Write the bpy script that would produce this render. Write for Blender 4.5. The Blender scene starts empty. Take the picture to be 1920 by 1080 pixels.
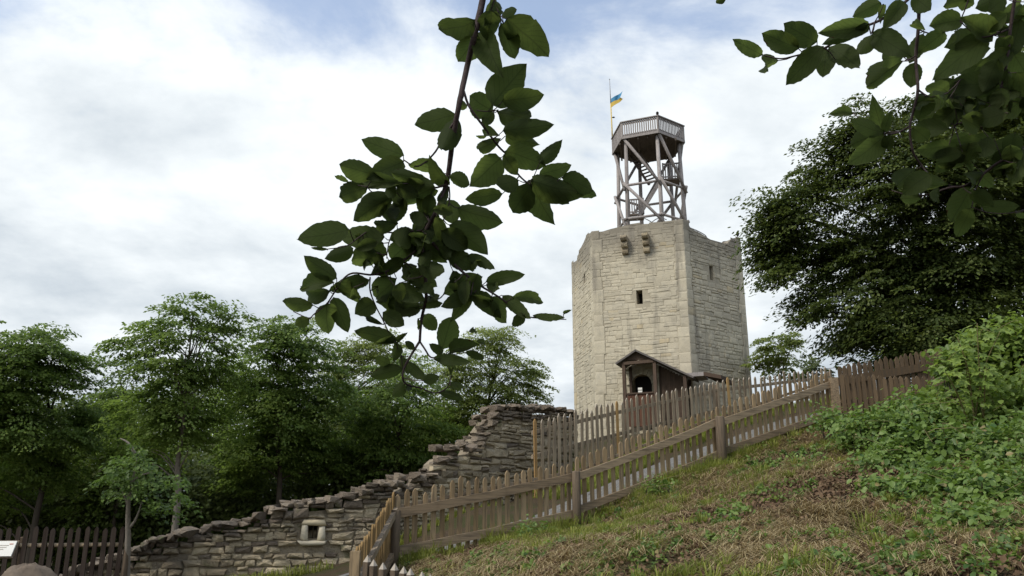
import bpy, math, random
import numpy as np
from mathutils import Vector, Matrix, Quaternion

# ------------------------------------------------------------------ camera, world, sun, exposure
scene = bpy.context.scene
COL = scene.collection
F = 1500.0                       # focal length in photo pixels (1920 wide)
PITCH = math.radians(15.0)
EYE = 1.6
CP, SP = math.cos(PITCH), math.sin(PITCH)

cam_d = bpy.data.cameras.new('camera')
cam_d.sensor_width = 36.0
cam_d.lens = 36.0 * F / 1920.0
cam_d.clip_start = 0.05
cam_d.clip_end = 5000.0
cam = bpy.data.objects.new('camera', cam_d)
cam.location = (0, 0, EYE)
cam.rotation_euler = (math.pi / 2 + PITCH, 0, 0)
COL.objects.link(cam)
scene.camera = cam

SUN_AZ = math.radians(-128.0)    # compass-like: 0 = +Y, positive towards +X
SUN_EL = math.radians(50.0)
SUN_DIR = Vector((math.sin(SUN_AZ) * math.cos(SUN_EL), math.cos(SUN_AZ) * math.cos(SUN_EL), math.sin(SUN_EL)))
sun_d = bpy.data.lights.new('sun', 'SUN')
sun_d.energy = 1.5
sun_d.angle = math.radians(14.0)
sun_d.color = (1.0, 0.95, 0.86)
sun = bpy.data.objects.new('sun', sun_d)
sun.rotation_euler = (-SUN_DIR).to_track_quat('-Z', 'Y').to_euler()
COL.objects.link(sun)

world = bpy.data.worlds.new('World')
scene.world = world
world.use_nodes = True
wt = world.node_tree
wt.nodes.clear()
def wn(t, **kw):
    n = wt.nodes.new(t)
    for k, v in kw.items():
        setattr(n, k, v)
    return n
def wl(a, b): wt.links.new(a, b)
def wmath(op, a, b=None, clamp=False):
    n = wn('ShaderNodeMath', operation=op); n.use_clamp = clamp
    for i, v in enumerate((a, b)):
        if v is None: continue
        if isinstance(v, (int, float)): n.inputs[i].default_value = v
        else: wl(v, n.inputs[i])
    return n.outputs[0]
wtc = wn('ShaderNodeTexCoord')
sep = wn('ShaderNodeSeparateXYZ'); wl(wtc.outputs['Generated'], sep.inputs[0])
zc = wmath('ADD', wmath('MAXIMUM', sep.outputs[2], 0.0), 0.22)
px_ = wmath('DIVIDE', sep.outputs[0], zc)
py_ = wmath('DIVIDE', sep.outputs[1], zc)
cmb = wn('ShaderNodeCombineXYZ'); wl(px_, cmb.inputs[0]); wl(py_, cmb.inputs[1])
n1 = wn('ShaderNodeTexNoise'); n1.inputs['Scale'].default_value = 1.9; n1.inputs['Detail'].default_value = 10; n1.inputs['Roughness'].default_value = 0.60
n1.inputs['Distortion'].default_value = 0.25
mp1 = wn('ShaderNodeMapping'); mp1.inputs['Location'].default_value = (0.3, 9.1, 7.0)
wl(cmb.outputs[0], mp1.inputs[0]); wl(mp1.outputs[0], n1.inputs['Vector'])
n2 = wn('ShaderNodeTexNoise'); n2.inputs['Scale'].default_value = 1.5; n2.inputs['Detail'].default_value = 9; n2.inputs['Roughness'].default_value = 0.58
mp2 = wn('ShaderNodeMapping'); mp2.inputs['Location'].default_value = (7.3, 2.2, 4.0)
wl(cmb.outputs[0], mp2.inputs[0]); wl(mp2.outputs[0], n2.inputs['Vector'])
# broken cloud deck: closed low down and towards the sun's side, opening higher up and to the right
el = wmath('MINIMUM', sep.outputs[2], 0.60)
bias = wmath('ADD', wmath('ADD', wmath('MULTIPLY', el, -1.95), 0.452), wmath('MULTIPLY', sep.outputs[0], -0.03))
cov = wmath('ADD', n1.outputs['Fac'], bias)
ramp = wn('ShaderNodeMapRange'); ramp.interpolation_type = 'SMOOTHSTEP'
wl(cov, ramp.inputs['Value'])
ramp.inputs['From Min'].default_value = -0.19; ramp.inputs['From Max'].default_value = 0.08
ramp.inputs['To Min'].default_value = 0.22
shade = wn('ShaderNodeValToRGB')
shade.color_ramp.elements[0].position = 0.33; shade.color_ramp.elements[0].color = (0.55, 0.615, 0.675, 1)
shade.color_ramp.elements[1].position = 0.62; shade.color_ramp.elements[1].color = (0.92, 0.965, 0.985, 1)
# thicker and greyer towards the horizon
hz = wmath('MULTIPLY', wmath('SUBTRACT', sep.outputs[2], 0.22), 0.75)
hzl = wmath('ADD', wmath('MAXIMUM', wmath('MINIMUM', hz, 0.06), -0.10), wmath('MULTIPLY', sep.outputs[0], -0.03))
wl(wmath('ADD', wmath('ADD', n2.outputs['Fac'], wmath('MULTIPLY', wmath('SUBTRACT', n1.outputs['Fac'], 0.5), 0.55)), hzl), shade.inputs[0])
sky = wn('ShaderNodeTexSky'); sky.sky_type = 'NISHITA'; sky.sun_disc = False
sky.sun_elevation = SUN_EL; sky.sun_rotation = SUN_AZ; sky.air_density = 1.0; sky.dust_density = 1.6
bg1 = wn('ShaderNodeBackground'); bg1.inputs['Strength'].default_value = 0.14
wl(sky.outputs[0], bg1.inputs[0])
bg2 = wn('ShaderNodeBackground'); bg2.inputs['Strength'].default_value = 0.66
wl(shade.outputs[0], bg2.inputs[0])
mx = wn('ShaderNodeMixShader'); wl(ramp.outputs[0], mx.inputs[0]); wl(bg1.outputs[0], mx.inputs[1]); wl(bg2.outputs[0], mx.inputs[2])
wo = wn('ShaderNodeOutputWorld'); wl(mx.outputs[0], wo.inputs['Surface'])

scene.view_settings.view_transform = 'Standard'
scene.view_settings.look = 'None'
scene.view_settings.exposure = 0.75
scene.view_settings.gamma = 1.0
scene.view_settings.use_curve_mapping = False
try:
    scene.cycles.max_bounces = 6
    scene.cycles.transparent_max_bounces = 6
except Exception:
    pass

# ------------------------------------------------------------------ helpers
def ray(x, y):
    a = (x - 960.0) / F; b = (540.0 - y) / F
    return Vector((a, CP - b * SP, SP + b * CP))
def P(x, y, s):                  # point seen at pixel (x, y) at axial depth s
    return Vector((0, 0, EYE)) + ray(x, y) * s
def on_plane(x, y, o, n):        # pixel ray meets the plane through o with normal n
    r = ray(x, y); c = Vector((0, 0, EYE))
    return c + r * ((o - c).dot(n) / r.dot(n))
def z_at(Y, y):                  # height of pixel row y at ground distance Y
    r = ray(960, y); return EYE + Y * r.z / r.y

RNG = np.random.default_rng(11)
random.seed(5)

_h = RNG.random(65536)
def _lat(ix, iy, iz):
    return _h[(ix * 73856093 ^ iy * 19349663 ^ iz * 83492791) & 65535]
def vnoise(x, y, z=0.0):
    x = np.asarray(x, float) + 500; y = np.asarray(y, float) + 500; z = np.asarray(z, float) + 500 + 0 * x
    ix = np.floor(x).astype(np.int64); iy = np.floor(y).astype(np.int64); iz = np.floor(z).astype(np.int64)
    fx, fy, fz = x - ix, y - iy, z - iz
    fx = fx * fx * (3 - 2 * fx); fy = fy * fy * (3 - 2 * fy); fz = fz * fz * (3 - 2 * fz)
    r = 0
    for dx in (0, 1):
        for dy in (0, 1):
            for dz in (0, 1):
                r = r + _lat(ix + dx, iy + dy, iz + dz) * (fx if dx else 1 - fx) * (fy if dy else 1 - fy) * (fz if dz else 1 - fz)
    return r
def fbm(x, y, o=4, z=0.0):
    t = 0; a = 0.5
    for k in range(o):
        t = t + a * vnoise(np.asarray(x) * 2 ** k, np.asarray(y) * 2 ** k, np.asarray(z) + 7.3 * k); a *= 0.5
    return t

WLOC = {}
def tag(o, label=None, cat=None, group=None, kind=None):
    if label: o['label'] = label
    if cat: o['category'] = cat
    if group: o['group'] = group
    if kind: o['kind'] = kind
    return o
def thing(name, label, cat, loc=(0, 0, 0), group=None):
    o = bpy.data.objects.new(name, None); o.location = loc; o.empty_display_size = 0.2
    COL.objects.link(o); WLOC[o.name] = Vector(loc)
    return tag(o, label, cat, group)
def link(name, me, parent=None, M=None):
    """object from a mesh; M is its world matrix"""
    o = bpy.data.objects.new(name, me)
    M = M.copy() if M is not None else Matrix.Identity(4)
    w = M.translation.copy()
    if parent is not None:
        o.parent = parent
        M.translation = w - WLOC[parent.name]
    o.matrix_basis = M
    COL.objects.link(o); WLOC[o.name] = w
    return o
def mesh(name, verts, faces, mats, midx=None, smooth=False):
    me = bpy.data.meshes.new(name)
    me.from_pydata([tuple(v) for v in verts], [], faces)
    for m in (mats if isinstance(mats, (list, tuple)) else [mats]): me.materials.append(m)
    if midx is not None: me.polygons.foreach_set('material_index', midx)
    if smooth: me.polygons.foreach_set('use_smooth', [True] * len(me.polygons))
    me.update()
    return me
def np_mesh(name, V, quads, mat, tint=None, smooth=False):
    """big mesh of n-gons of one size from numpy arrays"""
    me = bpy.data.meshes.new(name)
    n = quads.shape[1]
    me.vertices.add(len(V)); me.vertices.foreach_set('co', np.ascontiguousarray(V, dtype=np.float32).ravel())
    me.loops.add(quads.size); me.loops.foreach_set('vertex_index', np.ascontiguousarray(quads, dtype=np.int32).ravel())
    me.polygons.add(len(quads))
    me.polygons.foreach_set('loop_start', np.arange(0, quads.size, n, dtype=np.int32))
    me.polygons.foreach_set('loop_total', np.full(len(quads), n, dtype=np.int32))
    if smooth: me.polygons.foreach_set('use_smooth', np.ones(len(quads), dtype=bool))
    me.materials.append(mat)
    if tint is not None:
        at = me.attributes.new('tint', 'FLOAT', 'POINT'); at.data.foreach_set('value', np.ascontiguousarray(tint, dtype=np.float32))
    me.update(calc_edges=True)
    return me

class MB:
    def __init__(s): s.v = []; s.f = []; s.m = []
    def add(s, vs, fs, m=0):
        k = len(s.v); s.v += [Vector(v) for v in vs]; s.f += [tuple(k + i for i in f) for f in fs]; s.m += [m] * len(fs)
        return s
    def box(s, c, ex, ey, ez, m=0):
        """c centre, ex/ey/ez half-extent vectors"""
        c = Vector(c); ex, ey, ez = Vector(ex), Vector(ey), Vector(ez)
        vs = [c + a * ex + b * ey + d * ez for d in (-1, 1) for b in (-1, 1) for a in (-1, 1)]
        return s.add(vs, [(0, 2, 3, 1), (4, 5, 7, 6), (0, 1, 5, 4), (2, 6, 7, 3), (0, 4, 6, 2), (1, 3, 7, 5)], m)
    def beam(s, a, b, w, h, side=None, m=0):
        """box beam from a to b; w across (side direction), h along the third axis"""
        a, b = Vector(a), Vector(b); d = (b - a)
        side = Vector(side) if side is not None else d.cross(Vector((0, 0, 1)))
        side = (side - d * (side.dot(d) / d.dot(d))).normalized()
        up = side.cross(d).normalized()
        return s.box((a + b) / 2, side * w / 2, d / 2, up * h / 2, m)
    def tube(s, pts, rad, n=8, m=0, caps=True, wob=0.0):
        pts = [Vector(p) for p in pts]; k0 = len(s.v)
        ref = Vector((0.31, 0.87, 0.2))
        for i, p in enumerate(pts):
            d = (pts[min(i + 1, len(pts) - 1)] - pts[max(i - 1, 0)]).normalized()
            a = d.cross(ref)
            if a.length < 1e-3: a = d.cross(Vector((1, 0, 0)))
            a.normalize(); b = d.cross(a)
            r = rad[i] if isinstance(rad, (list, tuple)) else rad
            for j in range(n):
                t = 2 * math.pi * j / n
                rr = r * (1 + wob * (random.random() - .5))
                s.v.append(p + a * math.cos(t) * rr + b * math.sin(t) * rr)
        for i in range(len(pts) - 1):
            for j in range(n):
                s.f.append((k0 + i * n + j, k0 + i * n + (j + 1) % n, k0 + (i + 1) * n + (j + 1) % n, k0 + (i + 1) * n + j)); s.m.append(m)
        if caps:
            s.f.append(tuple(k0 + j for j in range(n))[::-1]); s.m.append(m)
            e = k0 + (len(pts) - 1) * n
            s.f.append(tuple(e + j for j in range(n))); s.m.append(m)
        return s
    def build(s, name, mats, parent=None, origin=None, smooth=False):
        c = Vector(origin) if origin is not None else sum(s.v, Vector()) / max(1, len(s.v))
        me = mesh(name, [v - c for v in s.v], s.f, mats, s.m, smooth)
        return link(name, me, parent, Matrix.Translation(c))

def catmull(pts, sub=5):
    pts = [Vector(p) for p in pts]; out = []
    for i in range(len(pts) - 1):
        p0, p1, p2, p3 = pts[max(i - 1, 0)], pts[i], pts[i + 1], pts[min(i + 2, len(pts) - 1)]
        for k in range(sub):
            t = k / sub
            out.append(0.5 * ((2 * p1) + (p2 - p0) * t + (2 * p0 - 5 * p1 + 4 * p2 - p3) * t * t + (3 * p1 - p0 - 3 * p2 + p3) * t ** 3))
    out.append(pts[-1]); return out

# ------------------------------------------------------------------ materials
class NT:
    def __init__(s, name):
        s.mat = bpy.data.materials.new(name); s.mat.use_nodes = True
        s.t = s.mat.node_tree; s.t.nodes.clear()
        s.out = s.n('ShaderNodeOutputMaterial')
    def n(s, t, **kw):
        x = s.t.nodes.new(t)
        for k, v in kw.items(): setattr(x, k, v)
        return x
    def l(s, a, b): s.t.links.new(a, b)
    def val(s, inp, v):
        if isinstance(v, (int, float)): inp.default_value = v
        elif isinstance(v, (tuple, list)): inp.default_value = tuple(v) + ((1,) if len(v) == 3 and len(inp.default_value) == 4 else ())
        else: s.l(v, inp)
    def math(s, op, a, b=0.0, clamp=False):
        x = s.n('ShaderNodeMath', operation=op); x.use_clamp = clamp
        s.val(x.inputs[0], a); s.val(x.inputs[1], b); return x.outputs[0]
    def mix(s, f, a, b, mode='MIX'):
        x = s.n('ShaderNodeMix', data_type='RGBA', blend_type=mode)
        s.val(x.inputs[0], f); s.val(x.inputs[6], a); s.val(x.inputs[7], b); return x.outputs[2]
    def noise(s, vec, scale, detail=4, rough=0.55, mapscale=None):
        if mapscale is not None:
            mp = s.n('ShaderNodeMapping'); s.l(vec, mp.inputs[0]); mp.inputs['Scale'].default_value = mapscale; vec = mp.outputs[0]
        x = s.n('ShaderNodeTexNoise'); s.l(vec, x.inputs['Vector'])
        x.inputs['Scale'].default_value = scale; x.inputs['Detail'].default_value = detail; x.inputs['Roughness'].default_value = rough
        return x.outputs['Fac']
    def ramp(s, f, lo, hi):
        x = s.n('ShaderNodeMapRange'); x.interpolation_type = 'SMOOTHSTEP'; s.val(x.inputs['Value'], f)
        x.inputs['From Min'].default_value = lo; x.inputs['From Max'].default_value = hi; return x.outputs[0]
    def pos(s): return s.n('ShaderNodeNewGeometry').outputs['Position']
    def obj(s): return s.n('ShaderNodeTexCoord').outputs['Object']
    def rnd(s):
        """per-piece random: object random plus the 'tint' attribute of joined pieces"""
        a = s.n('ShaderNodeAttribute'); a.attribute_name = 'tint'
        return s.math('FRACT', s.math('ADD', s.n('ShaderNodeObjectInfo').outputs['Random'], a.outputs['Fac']))
    def bsdf(s, col, rough=0.85, bump=None, bstr=0.4, bdist=0.02, spec=0.3):
        b = s.n('ShaderNodeBsdfPrincipled'); s.val(b.inputs['Base Color'], col); s.val(b.inputs['Roughness'], rough)
        b.inputs['Specular IOR Level'].default_value = spec
        if bump is not None:
            bp = s.n('ShaderNodeBump'); bp.inputs['Strength'].default_value = bstr; bp.inputs['Distance'].default_value = bdist
            s.l(bump, bp.inputs['Height']); s.l(bp.outputs[0], b.inputs['Normal'])
        s.l(b.outputs[0], s.out.inputs['Surface']); return s.mat

def m_limestone(name, rough_face=False, mortar=False):
    t = NT(name); p = t.pos(); r = t.rnd()
    n_big = t.noise(p, 0.55, 5); n_mid = t.noise(p, 3.0, 6, 0.6); n_fine = t.noise(p, 22.0, 5, 0.65)
    if mortar:
        c = t.mix(n_mid, (0.47, 0.42, 0.31), (0.35, 0.31, 0.23))
    else:
        c = t.mix(r, (0.475, 0.425, 0.315), (0.585, 0.53, 0.40))
        c = t.mix(t.ramp(r, 0.965, 0.98), c, (0.52, 0.44, 0.29))
        c = t.mix(t.math('MULTIPLY', t.ramp(n_mid, 0.45, 0.75), 0.5), c, (0.37, 0.345, 0.28))
    c = t.mix(t.math('MULTIPLY', t.ramp(n_fine, 0.52, 0.72), 0.35), c, (0.25, 0.23, 0.19))
    # weather stains: runs down the wall and a sooty crust where the top is broken
    st = t.noise(p, 1.0, 5, 0.6, (1.6, 1.6, 0.16))
    c = t.mix(t.math('MULTIPLY', t.ramp(st, 0.52, 0.70), 0.62), c, (0.17, 0.155, 0.13))
    sx = t.n('ShaderNodeSeparateXYZ'); t.l(p, sx.inputs[0])
    top = t.ramp(t.math('ADD', sx.outputs[2], t.math('MULTIPLY', n_big, 3.2)), 15.2, 18.8)
    c = t.mix(t.math('MULTIPLY', top, 0.72), c, (0.16, 0.145, 0.12))
    c = t.mix(t.math('MULTIPLY', t.ramp(n_big, 0.45, 0.70), 0.28), c, (0.30, 0.275, 0.225))
    h = t.math('ADD', n_mid, t.math('MULTIPLY', n_fine, 0.5))
    return t.bsdf(c, 0.92, h, 0.7 if rough_face else 0.45, 0.05, 0.15)
def m_ruin(name, mortar=False, top=False):
    t = NT(name); p = t.pos(); r = t.rnd()
    n_big = t.noise(p, 1.1, 5, 0.6); n_mid = t.noise(p, 6.0, 6, 0.62); n_fine = t.noise(p, 40.0, 5, 0.65)
    c = t.mix(r, (0.32, 0.262, 0.175), (0.60, 0.505, 0.345)) if not mortar else t.mix(n_mid, (0.42, 0.355, 0.25), (0.24, 0.20, 0.145))
    if top: c = t.mix(r, (0.150, 0.120, 0.090), (0.29, 0.24, 0.18))
    c = t.mix(t.math('MULTIPLY', t.ramp(n_mid, 0.5, 0.75), 0.5), c, (0.12, 0.105, 0.085))
    c = t.mix(t.math('MULTIPLY', t.ramp(n_big, 0.50, 0.66), 0.55), c, (0.10, 0.088, 0.076))   # black lichen crust
    c = t.mix(t.math('MULTIPLY', t.ramp(n_fine, 0.6, 0.75), 0.5), c, (0.38, 0.35, 0.28))
    c = t.mix(t.math('MULTIPLY', t.ramp(t.noise(p, 2.3, 4), 0.62, 0.72), 0.5), c, (0.10, 0.12, 0.04))  # moss
    h = t.math('ADD', n_mid, t.math('MULTIPLY', n_fine, 0.5))
    return t.bsdf(c, 0.95, h, 1.0, 0.09, 0.12)
def m_wood(name, ca, cb, stain=(0.06, 0.05, 0.04), amt=0.6, axis=2):
    t = NT(name); r = t.rnd(); o = t.obj()
    sc = [38.0, 38.0, 38.0]; sc[axis] = 2.2
    off = t.n('ShaderNodeVectorMath', operation='ADD'); t.l(o, off.inputs[0])
    cm = t.n('ShaderNodeCombineXYZ'); 
    for i in range(3): t.l(t.math('MULTIPLY', r, 17.0 + 5 * i), cm.inputs[i])
    t.l(cm.outputs[0], off.inputs[1]); v = off.outputs[0]
    g = t.noise(v, 1.0, 6, 0.62, tuple(sc)); b = t.noise(v, 2.4, 4, 0.6)
    c = t.mix(r, ca, cb)
    c = t.mix(t.math('MULTIPLY', t.ramp(g, 0.42, 0.68), amt), c, stain)
    c = t.mix(t.math('MULTIPLY', t.ramp(b, 0.52, 0.72), 0.45), c, tuple(x * 0.55 for x in ca))
    return t.bsdf(c, 0.88, g, 0.6, 0.012, 0.08)
def m_plain(name, col, rough=0.7, var=0.3, scale=8.0, spec=0.3):
    t = NT(name); p = t.pos(); n = t.noise(p, scale, 5, 0.6)
    c = t.mix(t.math('MULTIPLY', n, var), col, tuple(x * 0.4 for x in col))
    return t.bsdf(c, rough, n, 0.3, 0.02, spec)
def m_leaf(name, ca, cb, trans, rough=0.5, spec=0.3, tfac=0.45, old=None, veins=False):
    t = NT(name); r = t.rnd()
    c = t.mix(r, ca, cb)
    if old is not None: c = t.mix(t.ramp(r, 0.955, 0.965), c, old)
    if veins:
        o = t.obj(); w = t.noise(o, 6.0, 5, 0.6)
        sx = t.n('ShaderNodeSeparateXYZ'); t.l(o, sx.inputs[0]); ax = t.math('ABSOLUTE', sx.outputs[0])
        fr = t.math('FRACT', t.math('MULTIPLY', t.math('SUBTRACT', sx.outputs[1], t.math('MULTIPLY', ax, .75)), 8.0))
        vein = t.math('MAXIMUM', t.ramp(t.math('ABSOLUTE', t.math('SUBTRACT', fr, .5)), .40, .49), t.ramp(ax, .030, .012))
        spot = t.ramp(t.noise(o, 3.2, 2, .4), .70, .73)
        c = t.mix(t.math('MULTIPLY', spot, .8), c, (0.05, 0.026, 0.012))
        c = t.mix(t.math('MULTIPLY', t.ramp(w, 0.55, 0.75), 0.4), c, tuple(x * 0.6 for x in ca))
    b = t.n('ShaderNodeBsdfPrincipled'); t.val(b.inputs['Base Color'], c); b.inputs['Roughness'].default_value = rough
    b.inputs['Specular IOR Level'].default_value = spec
    tr = t.n('ShaderNodeBsdfTranslucent'); tc = t.mix(r, tuple(x * (.7 if veins else 1) for x in trans), tuple(x * 1.4 for x in trans))
    if veins: tc = t.mix(t.math('MULTIPLY', vein, .45), tc, (0.03, 0.035, 0.012)); tc = t.mix(spot, tc, (0.03, 0.012, 0.004))
    t.l(tc, tr.inputs[0])
    m = t.n('ShaderNodeMixShader'); m.inputs[0].default_value = tfac
    t.l(b.outputs[0], m.inputs[1]); t.l(tr.outputs[0], m.inputs[2]); t.l(m.outputs[0], t.out.inputs['Surface'])
    return t.mat

M_TOWER = m_limestone('limestone'); M_TOWER_ROUGH = m_limestone('rough_limestone', True); M_MORTAR = m_limestone('lime_mortar', mortar=True)
M_RUIN = m_ruin('ruin_stone'); M_RUIN_TOP = m_ruin('crusted_ruin_stone', top=True); M_RUIN_CORE = m_ruin('ruin_rubble_core', True)
M_WOOD = m_wood('weathered_picket_wood', (0.225, 0.158, 0.085), (0.335, 0.250, 0.150))
M_WOOD_GREY = m_wood('grey_picket_wood', (0.235, 0.183, 0.125), (0.34, 0.275, 0.195))
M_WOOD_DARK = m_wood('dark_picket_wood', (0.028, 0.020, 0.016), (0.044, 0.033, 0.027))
M_WOOD_NEW = m_wood('fresh_orange_wood', (0.33, 0.20, 0.085), (0.40, 0.26, 0.11), (0.16, 0.09, 0.04), 0.5)
M_RAIL = m_wood('rail_wood', (0.23, 0.170, 0.108), (0.31, 0.24, 0.158), axis=1)
M_POST = m_wood('post_wood', (0.115, 0.086, 0.060), (0.155, 0.12, 0.085))
M_ENDGRAIN = m_plain('sawn_end_grain', (0.42, 0.37, 0.30), 0.85, 0.4, 30)
M_SCAF = m_wood('silver_grey_timber', (0.27, 0.245, 0.23), (0.38, 0.35, 0.33), (0.11, 0.10, 0.092), 0.5)
M_SCAF_DARK = m_wood('shaded_underside_timber', (0.15, 0.125, 0.105), (0.20, 0.17, 0.145), axis=1)  # darker copy of the silver timber, underside shade put into the colour
M_PORCH = m_wood('porch_timber', (0.085, 0.060, 0.045), (0.12, 0.085, 0.062))
M_PORCH_RED = m_wood('porch_boards', (0.11, 0.052, 0.034), (0.14, 0.07, 0.045))
M_ROOF = m_plain('grey_roofing_felt', (0.15, 0.135, 0.125), 0.9, 0.5, 3)
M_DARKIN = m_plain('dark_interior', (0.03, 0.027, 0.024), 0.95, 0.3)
M_METAL = m_plain('galvanised_pipe', (0.30, 0.30, 0.30), 0.5, 0.3, 6, 0.5)
M_YELLOW = m_plain('yellow_paint', (0.62, 0.47, 0.14), 0.6, 0.2)
M_BLUE = m_plain('flag_blue', (0.07, 0.26, 0.44), 0.8, 0.15)
M_FLAGY = m_plain('flag_yellow', (0.66, 0.47, 0.10), 0.8, 0.15)
M_PAPER = m_plain('paper', (0.75, 0.74, 0.68), 0.8, 0.1)
M_BARK = m_wood('beech_bark', (0.20, 0.175, 0.145), (0.26, 0.23, 0.19), (0.10, 0.09, 0.075), 0.5)
M_BARK_DARK = m_wood('dark_bark', (0.06, 0.05, 0.04), (0.085, 0.07, 0.055))
M_TWIG = m_plain('twig_bark', (0.055, 0.036, 0.034), 0.75, 0.4, 60, 0.3)
M_BOULDER = m_plain('boulder_stone', (0.215, 0.17, 0.128), 0.95, 0.95, 16, 0.1)
L_BEECH_NEAR = m_leaf('hanging_beech_leaf', (0.030, 0.044, 0.016), (0.048, 0.064, 0.022), (0.100, 0.140, 0.030), 0.7, 0.1, 0.5, veins=True)
L_WOOD = m_leaf('woodland_leaf', (0.070, 0.115, 0.028), (0.165, 0.225, 0.054), (0.21, 0.31, 0.055), 0.55, 0.2, 0.42)
L_WOOD_B = m_leaf('woodland_leaf_pale', (0.110, 0.150, 0.044), (0.215, 0.255, 0.078), (0.31, 0.38, 0.09), 0.55, 0.2, 0.42)
L_BEECH = m_leaf('beech_crown_leaf', (0.034, 0.056, 0.014), (0.120, 0.150, 0.042), (0.12, 0.16, 0.03), 0.5, 0.2, 0.35)
L_SHRUB = m_leaf('shrub_leaf', (0.040, 0.090, 0.020), (0.185, 0.265, 0.062), (0.17, 0.27, 0.04), 0.45, 0.3, 0.33, (0.24, 0.19, 0.08))
L_SHRUB_B = m_leaf('shrub_leaf_yellow_green', (0.095, 0.150, 0.030), (0.175, 0.245, 0.055), (0.24, 0.34, 0.05), 0.45, 0.3, 0.38)
M_CANE = m_plain('green_brown_cane', (0.20, 0.17, 0.075), 0.7, .4, 20)
L_MAPLE = m_leaf('maple_leaf', (0.15, 0.23, 0.045), (0.25, 0.33, 0.08), (0.32, 0.42, 0.08), 0.45, 0.35, 0.4)
L_SAP = m_leaf('sapling_leaf', (0.055, 0.098, 0.018), (0.115, 0.175, 0.030), (0.12, 0.20, 0.035), 0.5, 0.3, 0.4)
L_GRASS = m_leaf('grass_blade', (0.115, 0.148, 0.028), (0.290, 0.300, 0.072), (0.28, 0.32, 0.05), 0.6, 0.2, 0.35)
L_STRAW = m_leaf('dry_grass_blade', (0.28, 0.215, 0.105), (0.50, 0.40, 0.21), (0.25, 0.19, 0.09), 0.7, 0.2, 0.25)
L_LITTER = m_leaf('leaf_litter', (0.085, 0.052, 0.030), (0.20, 0.135, 0.080), (0.08, 0.05, 0.03), 0.8, 0.15, 0.15)

def m_ground():
    t = NT('bank_soil'); p = t.pos()
    a = t.noise(p, 1.3, 5, 0.6); b = t.noise(p, 9.0, 6, 0.65); f = t.noise(p, 55.0, 5, 0.7)
    c = t.mix(b, (0.045, 0.032, 0.020), (0.105, 0.078, 0.048))
    c = t.mix(t.math('MULTIPLY', t.ramp(f, 0.5, 0.7), 0.6), c, (0.17, 0.125, 0.07))
    c = t.mix(t.math('MULTIPLY', t.ramp(a, 0.45, 0.6), 0.6), c, (0.05, 0.065, 0.02))
    return t.bsdf(c, 0.97, t.math('ADD', b, f), 0.9, 0.05, 0.1)
def m_gravel():
    t = NT('grey_gravel'); p = t.pos()
    v = t.n('ShaderNodeTexVoronoi'); t.l(p, v.inputs['Vector']); v.inputs['Scale'].default_value = 34.0
    n = t.noise(p, 3.0, 5, 0.6)
    c = t.mix(v.outputs['Color'], (0.11, 0.107, 0.098), (0.225, 0.218, 0.198))
    c = t.mix(t.math('MULTIPLY', t.ramp(n, 0.5, 0.7), 0.4), c, (0.14, 0.13, 0.11))
    return t.bsdf(c, 0.95, v.outputs['Distance'], 0.8, 0.03, 0.15)
M_GROUND = m_ground(); M_GRAVEL = m_gravel()

# ------------------------------------------------------------------ terrain (thin-plate spline through surveyed points)
N0 = P(667, 1033, 9.2) - Vector((0, 0, 1.0))
F_base = [P(733, 1066, 11.0), P(1075, 986, 12.5), P(1347, 872, 14.06), P(1562, 792, 15.6)]
R_top = [P(1000, 789, 17.0), P(1180, 748, 18.8), P(1350, 713, 20.6), P(1560, 690, 23.4)]
R_hgt = [1.6, 1.22, 1.05, 1.05]
R_base = [p - Vector((0, 0, h)) for p, h in zip(R_top, R_hgt)]
U_top = [P(1567, 686, 15.75), P(1752, 655, 16.2)]
U_base = [p - Vector((0, 0, 1.05)) for p in U_top]
W_line = [(100, 14.2), (245, 14.4), (510, 15.0), (700, 15.6), (820, 16.6), (1085, 19.6)]
T_C = P(1235, 700, 48.0)
G_T = 5.4
PATH_PTS = [P(540, 1112, 12.4), P(640, 1084, 12.3), P(760, 1052, 12.2), P(900, 1012, 12.85), P(1050, 964, 13.6), P(1200, 892, 14.5), P(1380, 832, 15.6), P(1560, 776, 17.2)]
ctrl = [(0, 0, 0), (-3, 0, 0), (3, 0.5, 0.15), (0, -6, 0), (-8, 0, 0), (8, 0, .5), (-8, -8, 0), (8, -8, 0.2),
        (0, 3, 0.05), (-2.2, 6, 0.03), (1.5, 4.2, 0.40), (3.4, 3.6, 0.62), (6, 4, 1.1), (-1, 8, 0.15), (0.2, 8.0, .55), (-4.5, 9, 0.05), (-8, 10, 0.1),
        (N0.x, N0.y, N0.z)]
for p in F_base + R_base + PATH_PTS: ctrl.append(tuple(p))
ctrl.append(tuple(U_base[1]))
for (x, y, s) in ((1400, 1080, 6.5), (1900, 1085, 5.3), (900, 1080, 9.3), (1100, 1030, 8.8), (1345, 960, 10), (1600, 900, 10), (1600, 832, 13.2),
                  (1750, 790, 13.6), (1900, 780, 12.5), (1900, 950, 8), (1650, 1010, 7.5), (1200, 1000, 10.2),
                  (930, 955, 16.6), (1000, 948, 15.6), (1060, 930, 16.2), (620, 1068, 14.6), (800, 1005, 15.4), (900, 950, 16.2)):
    ctrl.append(tuple(P(x, y, s)))
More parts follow.
